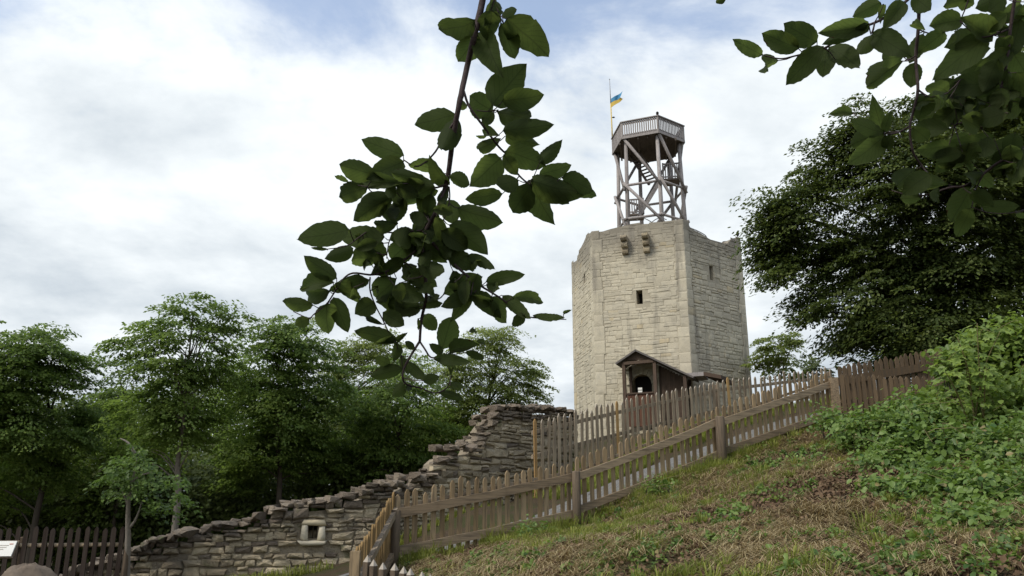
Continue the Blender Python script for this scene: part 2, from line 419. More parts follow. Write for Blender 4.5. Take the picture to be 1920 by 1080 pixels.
ctrl += [(-6.6, 13.5, 0.15), (-9, 13.6, 0.05), (-5, 20, 0.2), (-10, 20, -.3), (-3, 26, 0.6), (-10, 35, -0.8), (0, 35, 2.2), (4, 42, 4.6), (9, 47, G_T), (15, 45, G_T), (9, 56, 5),
         (14, 34, 5.5), (20, 28, 5.2), (12, 27, 4.9), (32, 40, 6), (10, 16.5, 3.9), (14, 12, 3.6), (12, 6, 2.2), (-25, 40, -2), (-20, 14, -.2), (-25, 0, -.5), (25, 10, 4), (25, -8, 2.5),
         (0, 75, 0), (40, 75, 3), (-40, 75, -4), (60, 30, 6), (-60, 20, -3), (0, -40, -1), (-50, -40, -2), (60, -40, 2)]
cp = np.array(ctrl, float)
def _U(r2): return np.where(r2 > 1e-9, 0.5 * r2 * np.log(np.maximum(r2, 1e-9)), 0)
_n = len(cp); K = _U(((cp[:, None, :2] - cp[None, :, :2]) ** 2).sum(-1)) + np.eye(_n) * 0.02
Pm = np.c_[np.ones(_n), cp[:, :2]]
A = np.zeros((_n + 3, _n + 3)); A[:_n, :_n] = K; A[:_n, _n:] = Pm; A[_n:, :_n] = Pm.T
W = np.linalg.solve(A, np.r_[cp[:, 2], 0, 0, 0])
def gz(x, y):
    x = np.asarray(x, float); y = np.asarray(y, float); sh = x.shape
    q = np.c_[x.ravel(), y.ravel()]
    z = np.zeros(len(q))
    for i in range(0, len(q), 20000):
        b = q[i:i + 20000]
        z[i:i + 20000] = _U(((b[:, None] - cp[None, :, :2]) ** 2).sum(-1)) @ W[:_n] + W[_n] + b @ W[_n + 1:]
    rr = np.hypot(q[:, 0], q[:, 1] - 20)
    k = np.clip((rr - 50) / 30, 0, 1); k = k * k * (3 - 2 * k)
    z = z * (1 - k) + (-5.0) * k
    return z.reshape(sh) if sh else float(z[0])
def gz1(x, y): return float(gz(np.array([x]), np.array([y]))[0])

# grid that is fine near the bank and grows outwards
def axis_pts(lo, hi, step, far):
    a = list(np.arange(lo, hi + 1e-6, step)); s = step; x = hi
    while x < far: s *= 1.22; x += s; a.append(x)
    s = step; x = lo; pre = []
    while x > -far: s *= 1.22; x -= s; pre.append(x)
    return np.array(pre[::-1] + a)
gx = axis_pts(-6, 9, 0.13, 2500); gy = axis_pts(3, 19, 0.13, 2500)
GX, GY = np.meshgrid(gx, gy)
inb = np.clip(1.3 - np.abs(GX - 3) / 9, 0, 1) * np.clip(1.4 - np.abs(GY - 10) / 9, 0, 1)
GZ = gz(GX, GY) + inb * (fbm(GX * 1.4, GY * 1.4, 4) - 0.47) * 0.16
V = np.c_[GX.ravel(), GY.ravel(), GZ.ravel()]
nx, ny = len(gx), len(gy)
ii = (np.arange(ny - 1)[:, None] * nx + np.arange(nx - 1)[None, :]).ravel()
Q = np.c_[ii, ii + 1, ii + nx + 1, ii + nx]
tag(link('ground', np_mesh('ground', V, Q, M_GROUND, smooth=True)), kind='structure')

# gravel path between the fence and the old wall
pc = PATH_PTS
cpth = catmull(pc, 8); V = []; Q = []
for i, p in enumerate(cpth):
    d = (cpth[min(i + 1, len(cpth) - 1)] - cpth[max(i - 1, 0)]); nrm = Vector((-d.y, d.x, 0)).normalized()
    for k in range(9):
        o = (k - 4) / 4 * .62 + 0.10 * math.sin(i * .7 + k)
        q = p + nrm * o; V.append((q.x, q.y, gz1(q.x, q.y) + 0.03))
for i in range(len(cpth) - 1):
    for k in range(8):
        a = i * 9 + k; Q.append((a, a + 9, a + 10, a + 1))
tag(link('gravel_path', np_mesh('gravel_path', np.array(V), np.array(Q), M_GRAVEL, smooth=True)), kind='structure')

# ------------------------------------------------------------------ stones
def stone_variants(n, rough, seed, div=False):
    """unit stones (x width, y depth with front at -1, z height) with chipped edges"""
    out = []; rs = random.Random(seed)
    for k in range(n):
        ch = 0.05 + 0.04 * rs.random()
        j = lambda a: (rs.random() - .5) * 2 * a
        vs = []; c = [(-.5, -.5), (.5, -.5), (.5, .5), (-.5, .5)]
        cj = [(x + j(rough), z + j(rough * 1.6)) for x, z in c]
        for (x, z) in cj: vs.append((x, 0.0, z))                       # back
        for (x, z) in cj: vs.append((x, -0.7 + j(.08), z))             # shoulder
        for (x, z) in cj: vs.append((x * (1 - 2 * ch * .7) + j(rough * .5), -1.0 + j(.12), z * (1 - 3.2 * ch) + j(rough * .5)))   # front
        vs.append((j(.2), -1.0 - rs.random() * .35, j(.15)))
        fs = []
        for a in range(4):
            b = (a + 1) % 4
            fs += [(a, b, 4 + b, 4 + a), (4 + a, 4 + b, 8 + b, 8 + a), (8 + a, 8 + b, 12)]
        out.append((vs, fs))
    return out
def make_meshes(name, variants, mat): return [mesh(name, v, f, mat) for v, f in variants]
def join_stones(name, items, variants, mat, parent):
    """items: (matrix, variant index) -> one mesh kept as stuff"""
    V = []; Q4 = []; T = []
    polys = []
    for M, k in items:
        vs, fs = variants[k]; b = len(V)
        V += [tuple(M @ Vector(v)) for v in vs]; polys += [tuple(b + i for i in f) for f in fs]
        T += [random.random()] * len(vs)
    me = mesh(name, [Vector(v) - WLOC[parent.name] for v in V], polys, mat)
    at = me.attributes.new('tint', 'FLOAT', 'POINT'); at.data.foreach_set('value', T)
    o = link(name, me, parent, Matrix.Translation(WLOC[parent.name])); o['kind'] = 'stuff'
    return o
def frame(o, ux, nrm, w, d, h):
    """matrix for a unit stone centred at o: x along ux, -y along nrm, z up"""
    ux = Vector(ux); nrm = Vector(nrm)
    M = Matrix(((ux.x * w, -nrm.x * d, 0, o.x), (ux.y * w, -nrm.y * d, 0, o.y), (ux.z * w, -nrm.z * d, h, o.z), (0, 0, 0, 1)))
    return M

def course_fill(L, z0, z1, hmin, hmax, wmin, wmax, rs, skip, topf):
    """coursed rubble on a strip of length L: yields (u centre, z centre, w, h)"""
    out = []; z = z0
    while z < z1:
        h = rs.uniform(hmin, hmax); u = -rs.random() * wmax * .5
        while u < L:
            w = rs.uniform(wmin, wmax) * (0.75 + 0.6 * h / hmax)
            a, b = max(u, 0), min(u + w, L)
            if b - a > wmin * .35:
                rows = [(z, h)]
                if h > hmax * .72 and rs.random() < .45:
                    k = rs.uniform(.38, .62); rows = [(z, h * k), (z + h * k, h * (1 - k))]
                for zz, hh in rows:
                    um, zm = (a + b) / 2, zz + hh / 2
                    if zm + hh * .35 > topf(um) or skip(a, b, zz, zz + hh): continue
                    out.append((um, zm, b - a, hh))
            u += w
        z += h
    return out

# ------------------------------------------------------------------ keep tower
TC2 = Vector((T_C.x, T_C.y, G_T)); TR = 5.28; TH = math.radians(10.9)
alpha = math.atan2(T_C.x, T_C.y)
c_v = Vector((-math.sin(alpha), -math.cos(alpha), 0)); r_v = Vector((math.cos(alpha), -math.sin(alpha), 0))
def hexdir(phi): return c_v * math.cos(phi) + r_v * math.sin(phi)
def hexv(k, R=TR, th=TH): return hexdir(-th + math.radians(30 + 60 * k)) * R      # k=0: B, k=-1: A, k=-2: L, k=1: right silhouette
keep = thing('keep_tower', 'tall six-sided pale limestone keep with broken top on the hill', 'tower', TC2)
Z0 = G_T - 0.6
faces = {}
def face_info(ka, kb):
    a = TC2 + hexv(ka); b = TC2 + hexv(kb); a.z = b.z = 0
    L = (b - a).length; ux = (b - a) / L; n = Vector((ux.y, -ux.x, 0))
    return a, ux, n, L
def prof(pts):
    xs = [p[0] for p in pts]; zs = [p[1] for p in pts]
    return lambda f: float(np.interp(f, xs, zs))
fi = {'left': face_info(-2, -1), 'mid': face_info(-1, 0), 'right': face_info(0, 1)}
def yprof(f, pts):
    a, ux, n, L = fi[f]
    return prof([(fr, z_at((a + ux * L * fr).y, y)) for fr, y in pts])
tops = {'left': yprof('left', [(0, 492), (.25, 487), (.4, 468), (.62, 452), (.78, 437), (1, 434)]),
        'mid': yprof('mid', [(0, 434), (.13, 432), (.2, 428), (.4, 420), (.7, 417), (1, 411)]),
        'right': yprof('right', [(0, 411), (.06, 412), (.12, 426), (.3, 436), (.45, 447), (.62, 452), (.76, 456), (.82, 447), (.9, 444), (1, 446)])}
sl = {}
def slot(f, x, y, w, h, arch=False):
    a, ux, n, L = fi[f]; c = on_plane(x, y, a, n); s = (c - Vector((0, 0, EYE))).length / ray(x, y).length
    u = (c - a).dot(ux); k = s / F
    return (u - w * k / 2 / max(.3, abs(ux.x)), u + w * k / 2 / max(.3, abs(ux.x)), c.z - h * k / 2, c.z + h * k / 2)
holes = {'left': [slot('left', 1096, 522, 3, 18)], 'mid': [slot('mid', 1199, 557, 11, 27)], 'right': [slot('right', 1334, 512, 9, 28)]}
du0, du1, dz0, dz1 = slot('mid', 1204, 728, 35, 52)      # arched door under the porch
holes['mid'].append((du0, du1, Z0 + .55, dz1))
# core with recessed openings
core = MB(); dark = MB()
def core_face(f):
    a, ux, n, L = fi[f]
    br = sorted(set([0, L] + [L * i / 24 for i in range(1, 24)] + [h[0] for h in holes[f]] + [h[1] for h in holes[f]]))
    for u0, u1 in zip(br[:-1], br[1:]):
        t0, t1 = tops[f](u0 / L) - .06, tops[f](u1 / L) - .06
        segs = [(Z0, None)]
        hs = [h for h in holes[f] if h[0] - 1e-6 <= u0 and u1 <= h[1] + 1e-6]
        zs = [Z0]
        for h in sorted(hs, key=lambda q: q[2]): zs += [h[2], h[3]]
        zs.append(None)
        for k in range(0, len(zs), 2):
            za, zb = zs[k], zs[k + 1]
            pa, pb = a + ux * u0, a + ux * u1
            core.add([pa + Vector((0, 0, za)), pb + Vector((0, 0, za)), pb + Vector((0, 0, t1 if zb is None else zb)), pa + Vector((0, 0, t0 if zb is None else zb))], [(0, 1, 2, 3)])
        # wall thickness at the broken top
        core.add([pa + Vector((0, 0, t0)), pb + Vector((0, 0, t1)), pb - n * .9 + Vector((0, 0, t1 - .1)), pa - n * .9 + Vector((0, 0, t0 - .1)), pb - n * .9 + Vector((0, 0, Z0 + 8)), pa - n * .9 + Vector((0, 0, Z0 + 8))], [(0, 1, 2, 3), (3, 2, 4, 5)])
    for (u0, u1, za, zb) in holes[f]:
        q = [a + ux * u + Vector((0, 0, z)) for u, z in ((u0, za), (u1, za), (u1, zb), (u0, zb))]
        q2 = [p - n * .85 for p in q]
        core.add(q + q2, [(0, 4, 5, 1), (1, 5, 6, 2), (2, 6, 7, 3), (3, 7, 4, 0)])
        MB().add([p - n * .84 for p in q], [(0, 1, 2, 3)]).build('opening_back', M_DARKIN, keep)  # near-black sheet, the shade inside the opening put into its colour
for f in fi: core_face(f)
# three rear faces
hz_ = tops['mid'](.5) - .8
for ka, kb in ((1, 2), (2, 3), (3, 4)):
    a, b = TC2 + hexv(ka), TC2 + hexv(kb)
    za = tops['right'](1.0) - .1 if ka == 1 else hz_ ; zb = tops['left'](0) - .1 if kb == 4 else hz_
    a2, b2 = a + (TC2 - a).normalized() * 1.0, b + (TC2 - b).normalized() * 1.0
    core.add([(a.x, a.y, Z0), (b.x, b.y, Z0), (b.x, b.y, zb), (a.x, a.y, za), (b2.x, b2.y, zb), (a2.x, a2.y, za), (b2.x, b2.y, Z0 + 8), (a2.x, a2.y, Z0 + 8)], [(0, 1, 2, 3), (3, 2, 4, 5), (5, 4, 6, 7)])
core.add([TC2 + hexv(k) * .86 + Vector((0, 0, tops['mid'](.5) - 1.3 - TC2.z)) for k in range(6)], [(0, 1, 2, 3, 4, 5)])
core.build('wall_core', M_MORTAR, keep, TC2)
# facing stones
VT = stone_variants(14, 0.045, 3); VQ = stone_variants(6, 0.008, 4); VR = stone_variants(14, 0.065, 9)
ME_T = make_meshes('stone', VT, M_TOWER); ME_Q = make_meshes('quoin', VQ, M_TOWER); ME_R = make_meshes('stone', VR, M_TOWER_ROUGH)
stones = []; quoins = []
rs = random.Random(21)
for f in fi:
    a, ux, n, L = fi[f]
    for end in (0, 1):          # dressed corner blocks
        z = Z0
        while z < tops[f](end) - .12:
            h = rs.uniform(.42, .85); w = rs.choice([.44, .52, .60])
            h = min(h, tops[f](end) - z)
            zc_ = z + h / 2; d = .04
            lo, hi = (-d * .56, w) if end == 0 else (L - w, L + d * .56)
            if not any(hh[0] < hi and hh[1] > lo and hh[2] < z + h and hh[3] > z for hh in holes[f]):
                quoins.append((f, (lo + hi) / 2, zc_, hi - lo, h, d, end, w))
            z += h
    qs = [q for q in quoins if q[0] == f]
    def skip(u0, u1, za, zb, f=f):
        return any(h[0] < u1 - .03 and h[1] > u0 + .03 and h[2] < zb - .02 and h[3] > za + .02 for h in holes[f])
    hm = {'left': (.12, .34), 'mid': (.12, .37), 'right': (.13, .42)}[f]
    for (u, z, w, h) in course_fill(L, Z0, 19, hm[0], hm[1], .20, .66, rs, skip, lambda u: tops[f](min(max(u / L, 0), 1)) + rs.uniform(-.12, .04)):
        lo, hi = u - w / 2, u + w / 2
        for q in qs:
            if abs(q[2] - z) < (q[4] + h) / 2 - .02:
                if q[6] == 0: lo = max(lo, q[7] + .01)
                else: hi = min(hi, L - q[7] - .01)
        if hi - lo < .12: continue
        stones.append((f, (lo + hi) / 2, z, hi - lo, h))
def tower_item(f, u, z, w, h, d, gap):
    a, ux, n, L = fi[f]
    o = a + ux * u + Vector((0, 0, z + (0 if gap < .01 else rs.uniform(-.022, .022))))
    M = frame(o, ux, n, max(.05, w - gap), d, max(.05, (h - gap) * (1 if gap < .01 else rs.uniform(.86, 1.06))))
    return M if gap < .01 else M @ Matrix.Rotation(rs.uniform(-.05, .05), 4, 'Y')
items = []
for (f, u, z, w, h) in stones:
    d = rs.uniform(.008, .026) if f != 'right' else rs.uniform(.012, .042)
    vis = {'left': .3, 'mid': 1.0, 'right': .75}[f]
    items.append((w * h * vis * (1 if z > G_T + 2.2 else .3), 'stone', tower_item(f, u, z, w, h, d, .012 if f != 'right' else .022), rs.randrange(14), f))
for (f, u, z, w, h, d, e, w0) in quoins:
    items.append((w * h * {'left': .3, 'mid': 1.0, 'right': .75}[f] * (1 if z > G_T + 2.2 else .3), 'quoin', tower_item(f, u, z, w, h, d, .006), rs.randrange(6), f))
items.sort(key=lambda t: -t[0])
for it in items[:300]:
    me = (ME_Q if it[1] == 'quoin' else ME_R if it[4] == 'right' else ME_T)[it[3]]
    link('quoin' if it[1] == 'quoin' else 'stone', me, keep, it[2])
rest = items[300:]
join_stones('small_stones', [(t[2], t[3]) for t in rest if t[1] == 'stone' and t[4] != 'right'], VT, M_TOWER, keep)
join_stones('small_rough_stones', [(t[2], t[3]) for t in rest if t[1] == 'stone' and t[4] == 'right'], VR, M_TOWER_ROUGH, keep)
join_stones('small_quoins', [(t[2], t[3]) for t in rest if t[1] == 'quoin'], VQ, M_TOWER, keep)
# two corbels, each three stones growing outwards
a, ux, n, L = fi['mid']
for (x, y) in ((1173, 462), (1213, 458)):
    c = on_plane(x, y, a, n); h = 35 / F * 45 / 3
    cb = None
    for j, (dz, out) in enumerate(((h, .62), (0, .42), (-h, .24))):
        m = MB(); w = .17
        pr = [(0, -h * .5), (out * .55, -h * .48), (out * .88, -h * .3), (out, 0.0), (out * .97, h * .3), (out * .9, h * .47), (0, h * .47)]
        k = len(pr)
        vs = [c + ux * sgn * w + n * q[0] + Vector((0, 0, dz + q[1])) for sgn in (-1, 1) for q in pr]
        m.add(vs, [tuple(range(k))[::-1], tuple(range(k, 2 * k))] + [(i, (i + 1) % k, k + (i + 1) % k, k + i) for i in range(k)])
        if cb is None: cb = m.build('corbel', M_RUIN, keep)
        else: m.build('corbel_stone', M_RUIN, cb)
# thin knob on the right-hand corner
q = TC2 + hexv(1) * .98; zt = tops['right'](.98)
MB().tube([(q.x, q.y, zt - .1), (q.x, q.y, zt + .12), (q.x, q.y, zt + .2), (q.x, q.y, zt + .34), (q.x, q.y, zt + .38)], [.03, .03, .09, .09, .02]).build('rod_tip', M_DARKIN, keep)
# handrail of bent pipe on the broken wall top
hr = [on_plane(x, y, fi['right'][0] - fi['right'][2] * .4, fi['right'][2]) for x, y in ((1288, 424), (1296, 428), (1308, 433), (1322, 441), (1326, 448))]
MB().tube(catmull(hr, 4), .03, 6).tube([hr[2], hr[2] - Vector((0, 0, .6))], .03, 6).build('pipe_handrail', M_METAL, keep)

# ------------------------------------------------------------------ wooden lookout on the keep
LTH = math.radians(12.5)
LZ = tops['mid'](.5) - 1.3                        # standing level inside the broken top
LB = Vector((TC2.x, TC2.y, LZ))
look = thing('lookout_scaffold', 'grey log lookout with railed platform standing on the stone keep', 'lookout tower', LB)
yfront = (LB + hexdir(-LTH + math.radians(30)) * 2.2).y
ZF = z_at(yfront, 250)                             # platform underside
ZT = z_at(yfront - .1, 217)                        # top of the rail
ZM = z_at(yfront, 338); ZL = z_at(yfront, 402)
def lh(k, R, z): v = hexdir(-LTH + math.radians(30 + 60 * k)) * R; return Vector((LB.x + v.x, LB.y + v.y, z))
RL0, RL1 = 2.16, 2.0
def leg_at(k, z): t = (z - LZ) / (ZF - LZ); return lh(k, RL0 + (RL1 - RL0) * t, z)
for k in range(6):
    MB().tube([leg_at(k, LZ), leg_at(k, (LZ + ZF) / 2), leg_at(k, ZF)], [.135, .125, .115], 9, wob=.06).build('pole', M_SCAF, look, smooth=True)
def ext(a, b, e): d = (b - a).normalized(); return a - d * e, b + d * e
for z in (ZL, ZM):
    for k in range(6):
        out = (lh(k, 1, z) + lh(k + 1, 1, z)) / 2 - Vector((LB.x, LB.y, z)); out.normalize()
        a, b = ext(leg_at(k, z) + out * .12, leg_at(k + 1, z) + out * .12, .22)
        MB().tube([a, b], [.085, .075], 8, wob=.05).build('ring_beam', M_SCAF, look, smooth=True)
for k in range(6):
    out = (lh(k, 1, 0) + lh(k + 1, 1, 0)) / 2 - Vector((LB.x, LB.y, 0)); out.normalize()
    for zt, zb in ((ZF - .1, ZM - .12), (ZM - .05, ZL - .35)):
        a = leg_at(k, zt) + out * .2; b = leg_at(k + 1, zb) + out * .2
        a, b = ext(a, b, .25)
        MB().tube([a, (a + b) / 2 + Vector((0, 0, .03)), b], [.10, .095, .085], 8, wob=.05).build('brace', M_SCAF, look, smooth=True)
# platform
RP = 2.32
m = MB(); hx = [lh(k, RP, ZF) for k in range(6)]; hx2 = [p + Vector((0, 0, .08)) for p in hx]
gap0 = Vector((LB.x, LB.y, ZF))
m.add(hx + hx2, [(0, 1, 2, 3, 4, 5)[::-1], (6, 7, 8, 9, 10, 11)] + [(i, (i + 1) % 6, 6 + (i + 1) % 6, 6 + i) for i in range(6)])
m.build('platform_deck', M_SCAF_DARK, look)
for j in range(-3, 4):                              # joists under the deck
    half = math.sqrt(max(.2, RP ** 2 - (j * .58) ** 2)) * .84
    c = Vector((LB.x, LB.y, ZF - .09)) + r_v * j * .58
    MB().box(c, r_v * .05, c_v * half, Vector((0, 0, .085))).build('joist', M_SCAF_DARK, look)
for k in range(6):
    a, b = lh(k, RP + .03, ZF), lh(k + 1, RP + .03, ZF); d = (b - a); L_ = d.length; d /= L_; out = Vector((d.y, -d.x, 0))
    H = ZT - ZF
    rl = MB().beam(a + Vector((0, 0, H - .03)) - d * .05, b + Vector((0, 0, H - .03)) + d * .05, .16, .06).build('railing_cap', M_SCAF, look)
    MB().beam(a + Vector((0, 0, .04)) + out * .03, b + Vector((0, 0, .04)) + out * .03, .05, .17, out).build('edge_board', M_SCAF, look)
    for zz in (.22, H - .16): MB().beam(a + Vector((0, 0, zz)) - out * .045, b + Vector((0, 0, zz)) - out * .045, .04, .11, out).build('rail', M_SCAF, rl)
    nb = 17
    for j in range(nb):
        p = a + d * (L_ * (j + .5) / nb) + out * .004
        w = .042 if k in (5, 0) else .058
        MB().box(p + Vector((0, 0, (.17 + H - .06) / 2)), d * w * .95, out * .012, Vector((0, 0, (H - .06 - .17) / 2))).build('baluster', M_SCAF, rl)
    MB().box(a + Vector((0, 0, H / 2)) - out * .02, d * .05, out * .05, Vector((0, 0, H / 2 - .03))).build('rail_post', M_SCAF, look)
q = lh(0, RP - .05, ZT)
MB().tube([q, q + Vector((0, 0, .06)), q + Vector((0, 0, .1)), q + Vector((0, 0, .24)), q + Vector((0, 0, .3))], [.02, .03, .08, .09, .03], 8).build('finial', M_DARKIN, look, smooth=True)
# stairs and landings: positions measured in the plane through the middle of the frame
mid_o = Vector((LB.x, LB.y, 0))
def lp(x, y, off): return on_plane(x, y, mid_o + c_v * off, c_v)
def flight(p0, p1, width_v, ntr, mat):
    st = None
    for s_ in (-1, 1):
        o = MB().beam(p0 + width_v * s_, p1 + width_v * s_, .06, .22, width_v).build('stair_stringer', mat, look)
        st = st or o
    for j in range(ntr):
        c = p0.lerp(p1, (j + .5) / ntr)
        d = Vector((p1.x - p0.x, p1.y - p0.y, 0)).normalized()
        MB().box(c, width_v * .97, d * .12, Vector((0, 0, .02))).build('tread', mat, st)
fl_lo = lp(1196, 408, .45); fl_hi = lp(1240, 335, .2)
flight(fl_lo, fl_hi, (c_v * .35 + r_v * .1), 12, M_SCAF)
flight(lp(1226, 344, -.5), lp(1178, 270, -.3), (c_v * .22 + r_v * .30), 13, M_SCAF_DARK)
for off, (xa, xb, yb, yt) in ((.1, (1244, 1275, 336, 308)), (.35, (1177, 1207, 402, 375))):
    p0, p1 = lp(xa, yb, off), lp(xb, yb, off); zt = lp(xa, yt, off).z; p1.z = p0.z
    w = (p1 - p0); d = w.normalized(); ob = Vector((-d.y, d.x, 0))
    MB().box((p0 + p1) / 2 + ob * .45 - Vector((0, 0, .06)), w / 2, ob * .55, Vector((0, 0, .05))).build('landing', M_SCAF_DARK, look)
    rr = MB().beam(Vector((p0.x, p0.y, zt)), Vector((p1.x, p1.y, zt)), .07, .09, ob).build('landing_rail', M_SCAF, look)
    MB().beam(p0 + Vector((0, 0, .14)), p1 + Vector((0, 0, .14)), .05, .08, ob).build('rail', M_SCAF, rr)
    for j in range(8):
        p = p0.lerp(p1, j / 7); MB().box(Vector((p.x, p.y, (p0.z + zt) / 2)), d * .035, ob * .015, Vector((0, 0, (zt - p0.z) / 2))).build('baluster', M_SCAF, rr)
    for sgn, p in ((0, p0), (1, p1)):
        MB().box(Vector((p.x, p.y, (p0.z + zt) / 2)) - ob * .03, d * .05, ob * .05, Vector((0, 0, (zt - p0.z) / 2 + .06))).build('landing_post', M_SCAF, look)
for hp in (((1165, 412), (1178, 408), (1196, 406), (1212, 411), (1222, 417)), ((1222, 417), (1230, 411), (1240, 409), (1250, 412))):
    MB().tube(catmull([on_plane(x, y, mid_o + c_v * 1.7, c_v) for x, y in hp], 4), .028, 6).build('bent_pipe', M_METAL, look, smooth=True)

# flag and its pole
fo = lh(-2, RP + .08, 0) - mid_o
pl = mid_o + Vector((fo.x, fo.y, 0))
p_lo, p_hi = on_plane(1147.5, 243, pl, c_v), on_plane(1143, 150, pl, c_v)
fp = thing('flagpole', 'thin yellow and grey flagpole rising from the lookout platform', 'flagpole', p_lo)
mid = p_lo.lerp(p_hi, .52)
MB().tube([p_lo - Vector((0, 0, .6)), p_lo, mid], [.045, .045, .04], 8).build('lower_pole', M_YELLOW, fp, smooth=True)
MB().tube([mid, p_hi], [.032, .018], 8).build('upper_pole', M_METAL, fp, smooth=True)
MB().tube([p_hi, p_hi + Vector((0, 0, .05)), p_hi + Vector((0, 0, .1))], [.02, .04, .01], 8).build('pole_tip', M_METAL, fp)
b_ = on_plane(1151, 220, pl, c_v); MB().tube([b_ - r_v * .12, b_, b_ + r_v * .07], [.03, .06, .02], 6).build('halyard_cleat', M_DARKIN, fp)
fl = thing('pennant_flag', 'blue over yellow swallow-tailed flag flying from the thin pole', 'flag', on_plane(1145.5, 192, pl, c_v))
def flag_strip(name, rows, mat):
    (x0a, y0a, x1a, y1a), (x0b, y0b, x1b, y1b) = rows
    m = MB(); N = 10; vs = []
    for i in range(N + 1):
        t = i / N; wv = .10 * math.sin(t * 7) * t
        for xa, ya, xb, yb in ((x0a, y0a, x1a, y1a), (x0b, y0b, x1b, y1b)):
            p = on_plane(xa + (xb - xa) * t, ya + (yb - ya) * t, pl, c_v); vs.append(p + c_v * (wv + .006))
    k = len(vs); vs2 = [v - c_v * .012 for v in vs]
    fs = []
    for i in range(N):
        a = 2 * i; fs += [(a, a + 2, a + 3, a + 1), (k + a, k + a + 1, k + a + 3, k + a + 2), (a, k + a, k + a + 2, a + 2), (a + 1, a + 3, k + a + 3, k + a + 1)]
    fs += [(0, 1, k + 1, k), (k - 2, 2 * k - 2, 2 * k - 1, k - 1)]
    m.add(vs + vs2, fs); m.build(name, mat, fl, smooth=False)
flag_strip('blue_stripe', ((1145.8, 185, 1167.5, 171.5), (1145.9, 192.4, 1163, 183.6)), M_BLUE)
flag_strip('yellow_stripe', ((1145.9, 192.6, 1163, 183.8), (1146.2, 201.5, 1168, 186.3)), M_FLAGY)

# ------------------------------------------------------------------ wooden porch at the keep door
a, ux, n, L = fi['mid']; PO = a + n * 1.7
def pp(x, y): return on_plane(x, y, PO, n)
porch = thing('entrance_porch', 'dark timber porch with gabled roof against the foot of the keep', 'porch', Vector((pp(1197, 740).x, pp(1197, 740).y, G_T)))
ap, el_, er_ = pp(1193, 656), pp(1155, 682), pp(1302, 707)
back = -n * 1.62
def slab(p, q, name, th=.09, over=.22, mat=M_ROOF):
    """roof slope between two front points, running back to the wall"""
    d = (q - p).normalized(); nn = Vector((0, 0, 1)) - d * d.z; nn.normalize()
    vs = []
    for w in (n * over, back):
        for r_, t_ in ((p, 0), (q, 0), (q, -th), (p, -th)): vs.append(r_ + w + nn * t_)
    MB().add(vs, [(0, 1, 2, 3), (7, 6, 5, 4), (0, 4, 5, 1), (1, 5, 6, 2), (2, 6, 7, 3), (3, 7, 4, 0)]).build(name, mat, porch)
slab(el_, ap, 'roof_slope'); slab(ap, er_, 'roof_slope')
l1, l2, l3 = pp(1288, 699.5), pp(1319, 697), pp(1352, 703)
l1b, l2b, l3b = [p - Vector((0, 0, .20)) for p in (l1, l2, l3)]
bk = fi['right'][1] * .6 - n * 2.0
vs = [l1, l2, l1b, l2b, l1 + back, l2 + back, l1b + back, l2b + back]
MB().add(vs, [(0, 2, 3, 1), (4, 5, 7, 6), (0, 1, 5, 4), (2, 6, 7, 3), (0, 4, 6, 2), (1, 3, 7, 5)]).build('lean_to_roof', M_SCAF, porch)
vs = [l2 + ux * .004, l3, l2b + ux * .004, l3b, l2 + bk, l3 + bk, l2b + bk, l3b + bk]
MB().add(vs, [(0, 2, 3, 1), (4, 5, 7, 6), (0, 1, 5, 4), (2, 6, 7, 3), (0, 4, 6, 2), (1, 3, 7, 5)]).build('lean_to_roof', M_PORCH, porch)
for (x, yt) in ((1169.5, 680), (1227, 678), (1284, 704)):
    p = pp(x, yt); MB().box(Vector((p.x, p.y, (p.z + G_T) / 2)), ux * .085, n * .085, Vector((0, 0, (p.z - G_T) / 2))).build('post', M_PORCH, porch)
    p = p - n * 1.5; MB().box(Vector((p.x, p.y, (p.z + G_T) / 2)), ux * .07, n * .07, Vector((0, 0, (p.z - G_T) / 2))).build('post', M_PORCH, porch)
p, q = pp(1170, 682), pp(1226, 677)
MB().beam(p + n * .02, q + n * .02, .2, .16, n).build('tie_beam', M_PORCH, porch)
p, q = pp(1170, 739), pp(1226, 736)
MB().beam(p, q, .16, .08, n).build('parapet_cap', M_PORCH, porch)
for j in range(8):
    c = p.lerp(q, (j + .5) / 8); wd = (q - p).length / 16
    MB().box(Vector((c.x, c.y, (c.z + G_T) / 2 - .03)), ux * (wd - .008), n * (.022 + .006 * (j % 2)), Vector((0, 0, (c.z - G_T) / 2 - .02))).build('parapet_board', M_PORCH_RED, porch)
gp = MB(); g0, g1, g2 = pp(1171, 675), pp(1193, 660), pp(1226, 674)
gp.add([g0 - n * .03, g1 - n * .03, g2 - n * .03, g0 - n * .08, g1 - n * .08, g2 - n * .08], [(0, 2, 1), (3, 4, 5), (0, 1, 4, 3), (1, 2, 5, 4), (2, 0, 3, 5)])
gp.build('gable_board', M_PORCH, porch)
side0, side1 = pp(1232, 0), pp(1281, 0)       # boarded side bay under the long roof slope
for j in range(9):
    x = 1233 + 48 * (j + .5) / 9; yt = 656 + (x - 1193) / (1302 - 1193) * 51 + 8
    p = pp(x, yt) - n * .9
    MB().box(Vector((p.x, p.y, (p.z + G_T) / 2)), ux * (.078), n * (.02 + .006 * (j % 2)), Vector((0, 0, (p.z - G_T) / 2))).build('side_board', M_PORCH, porch)
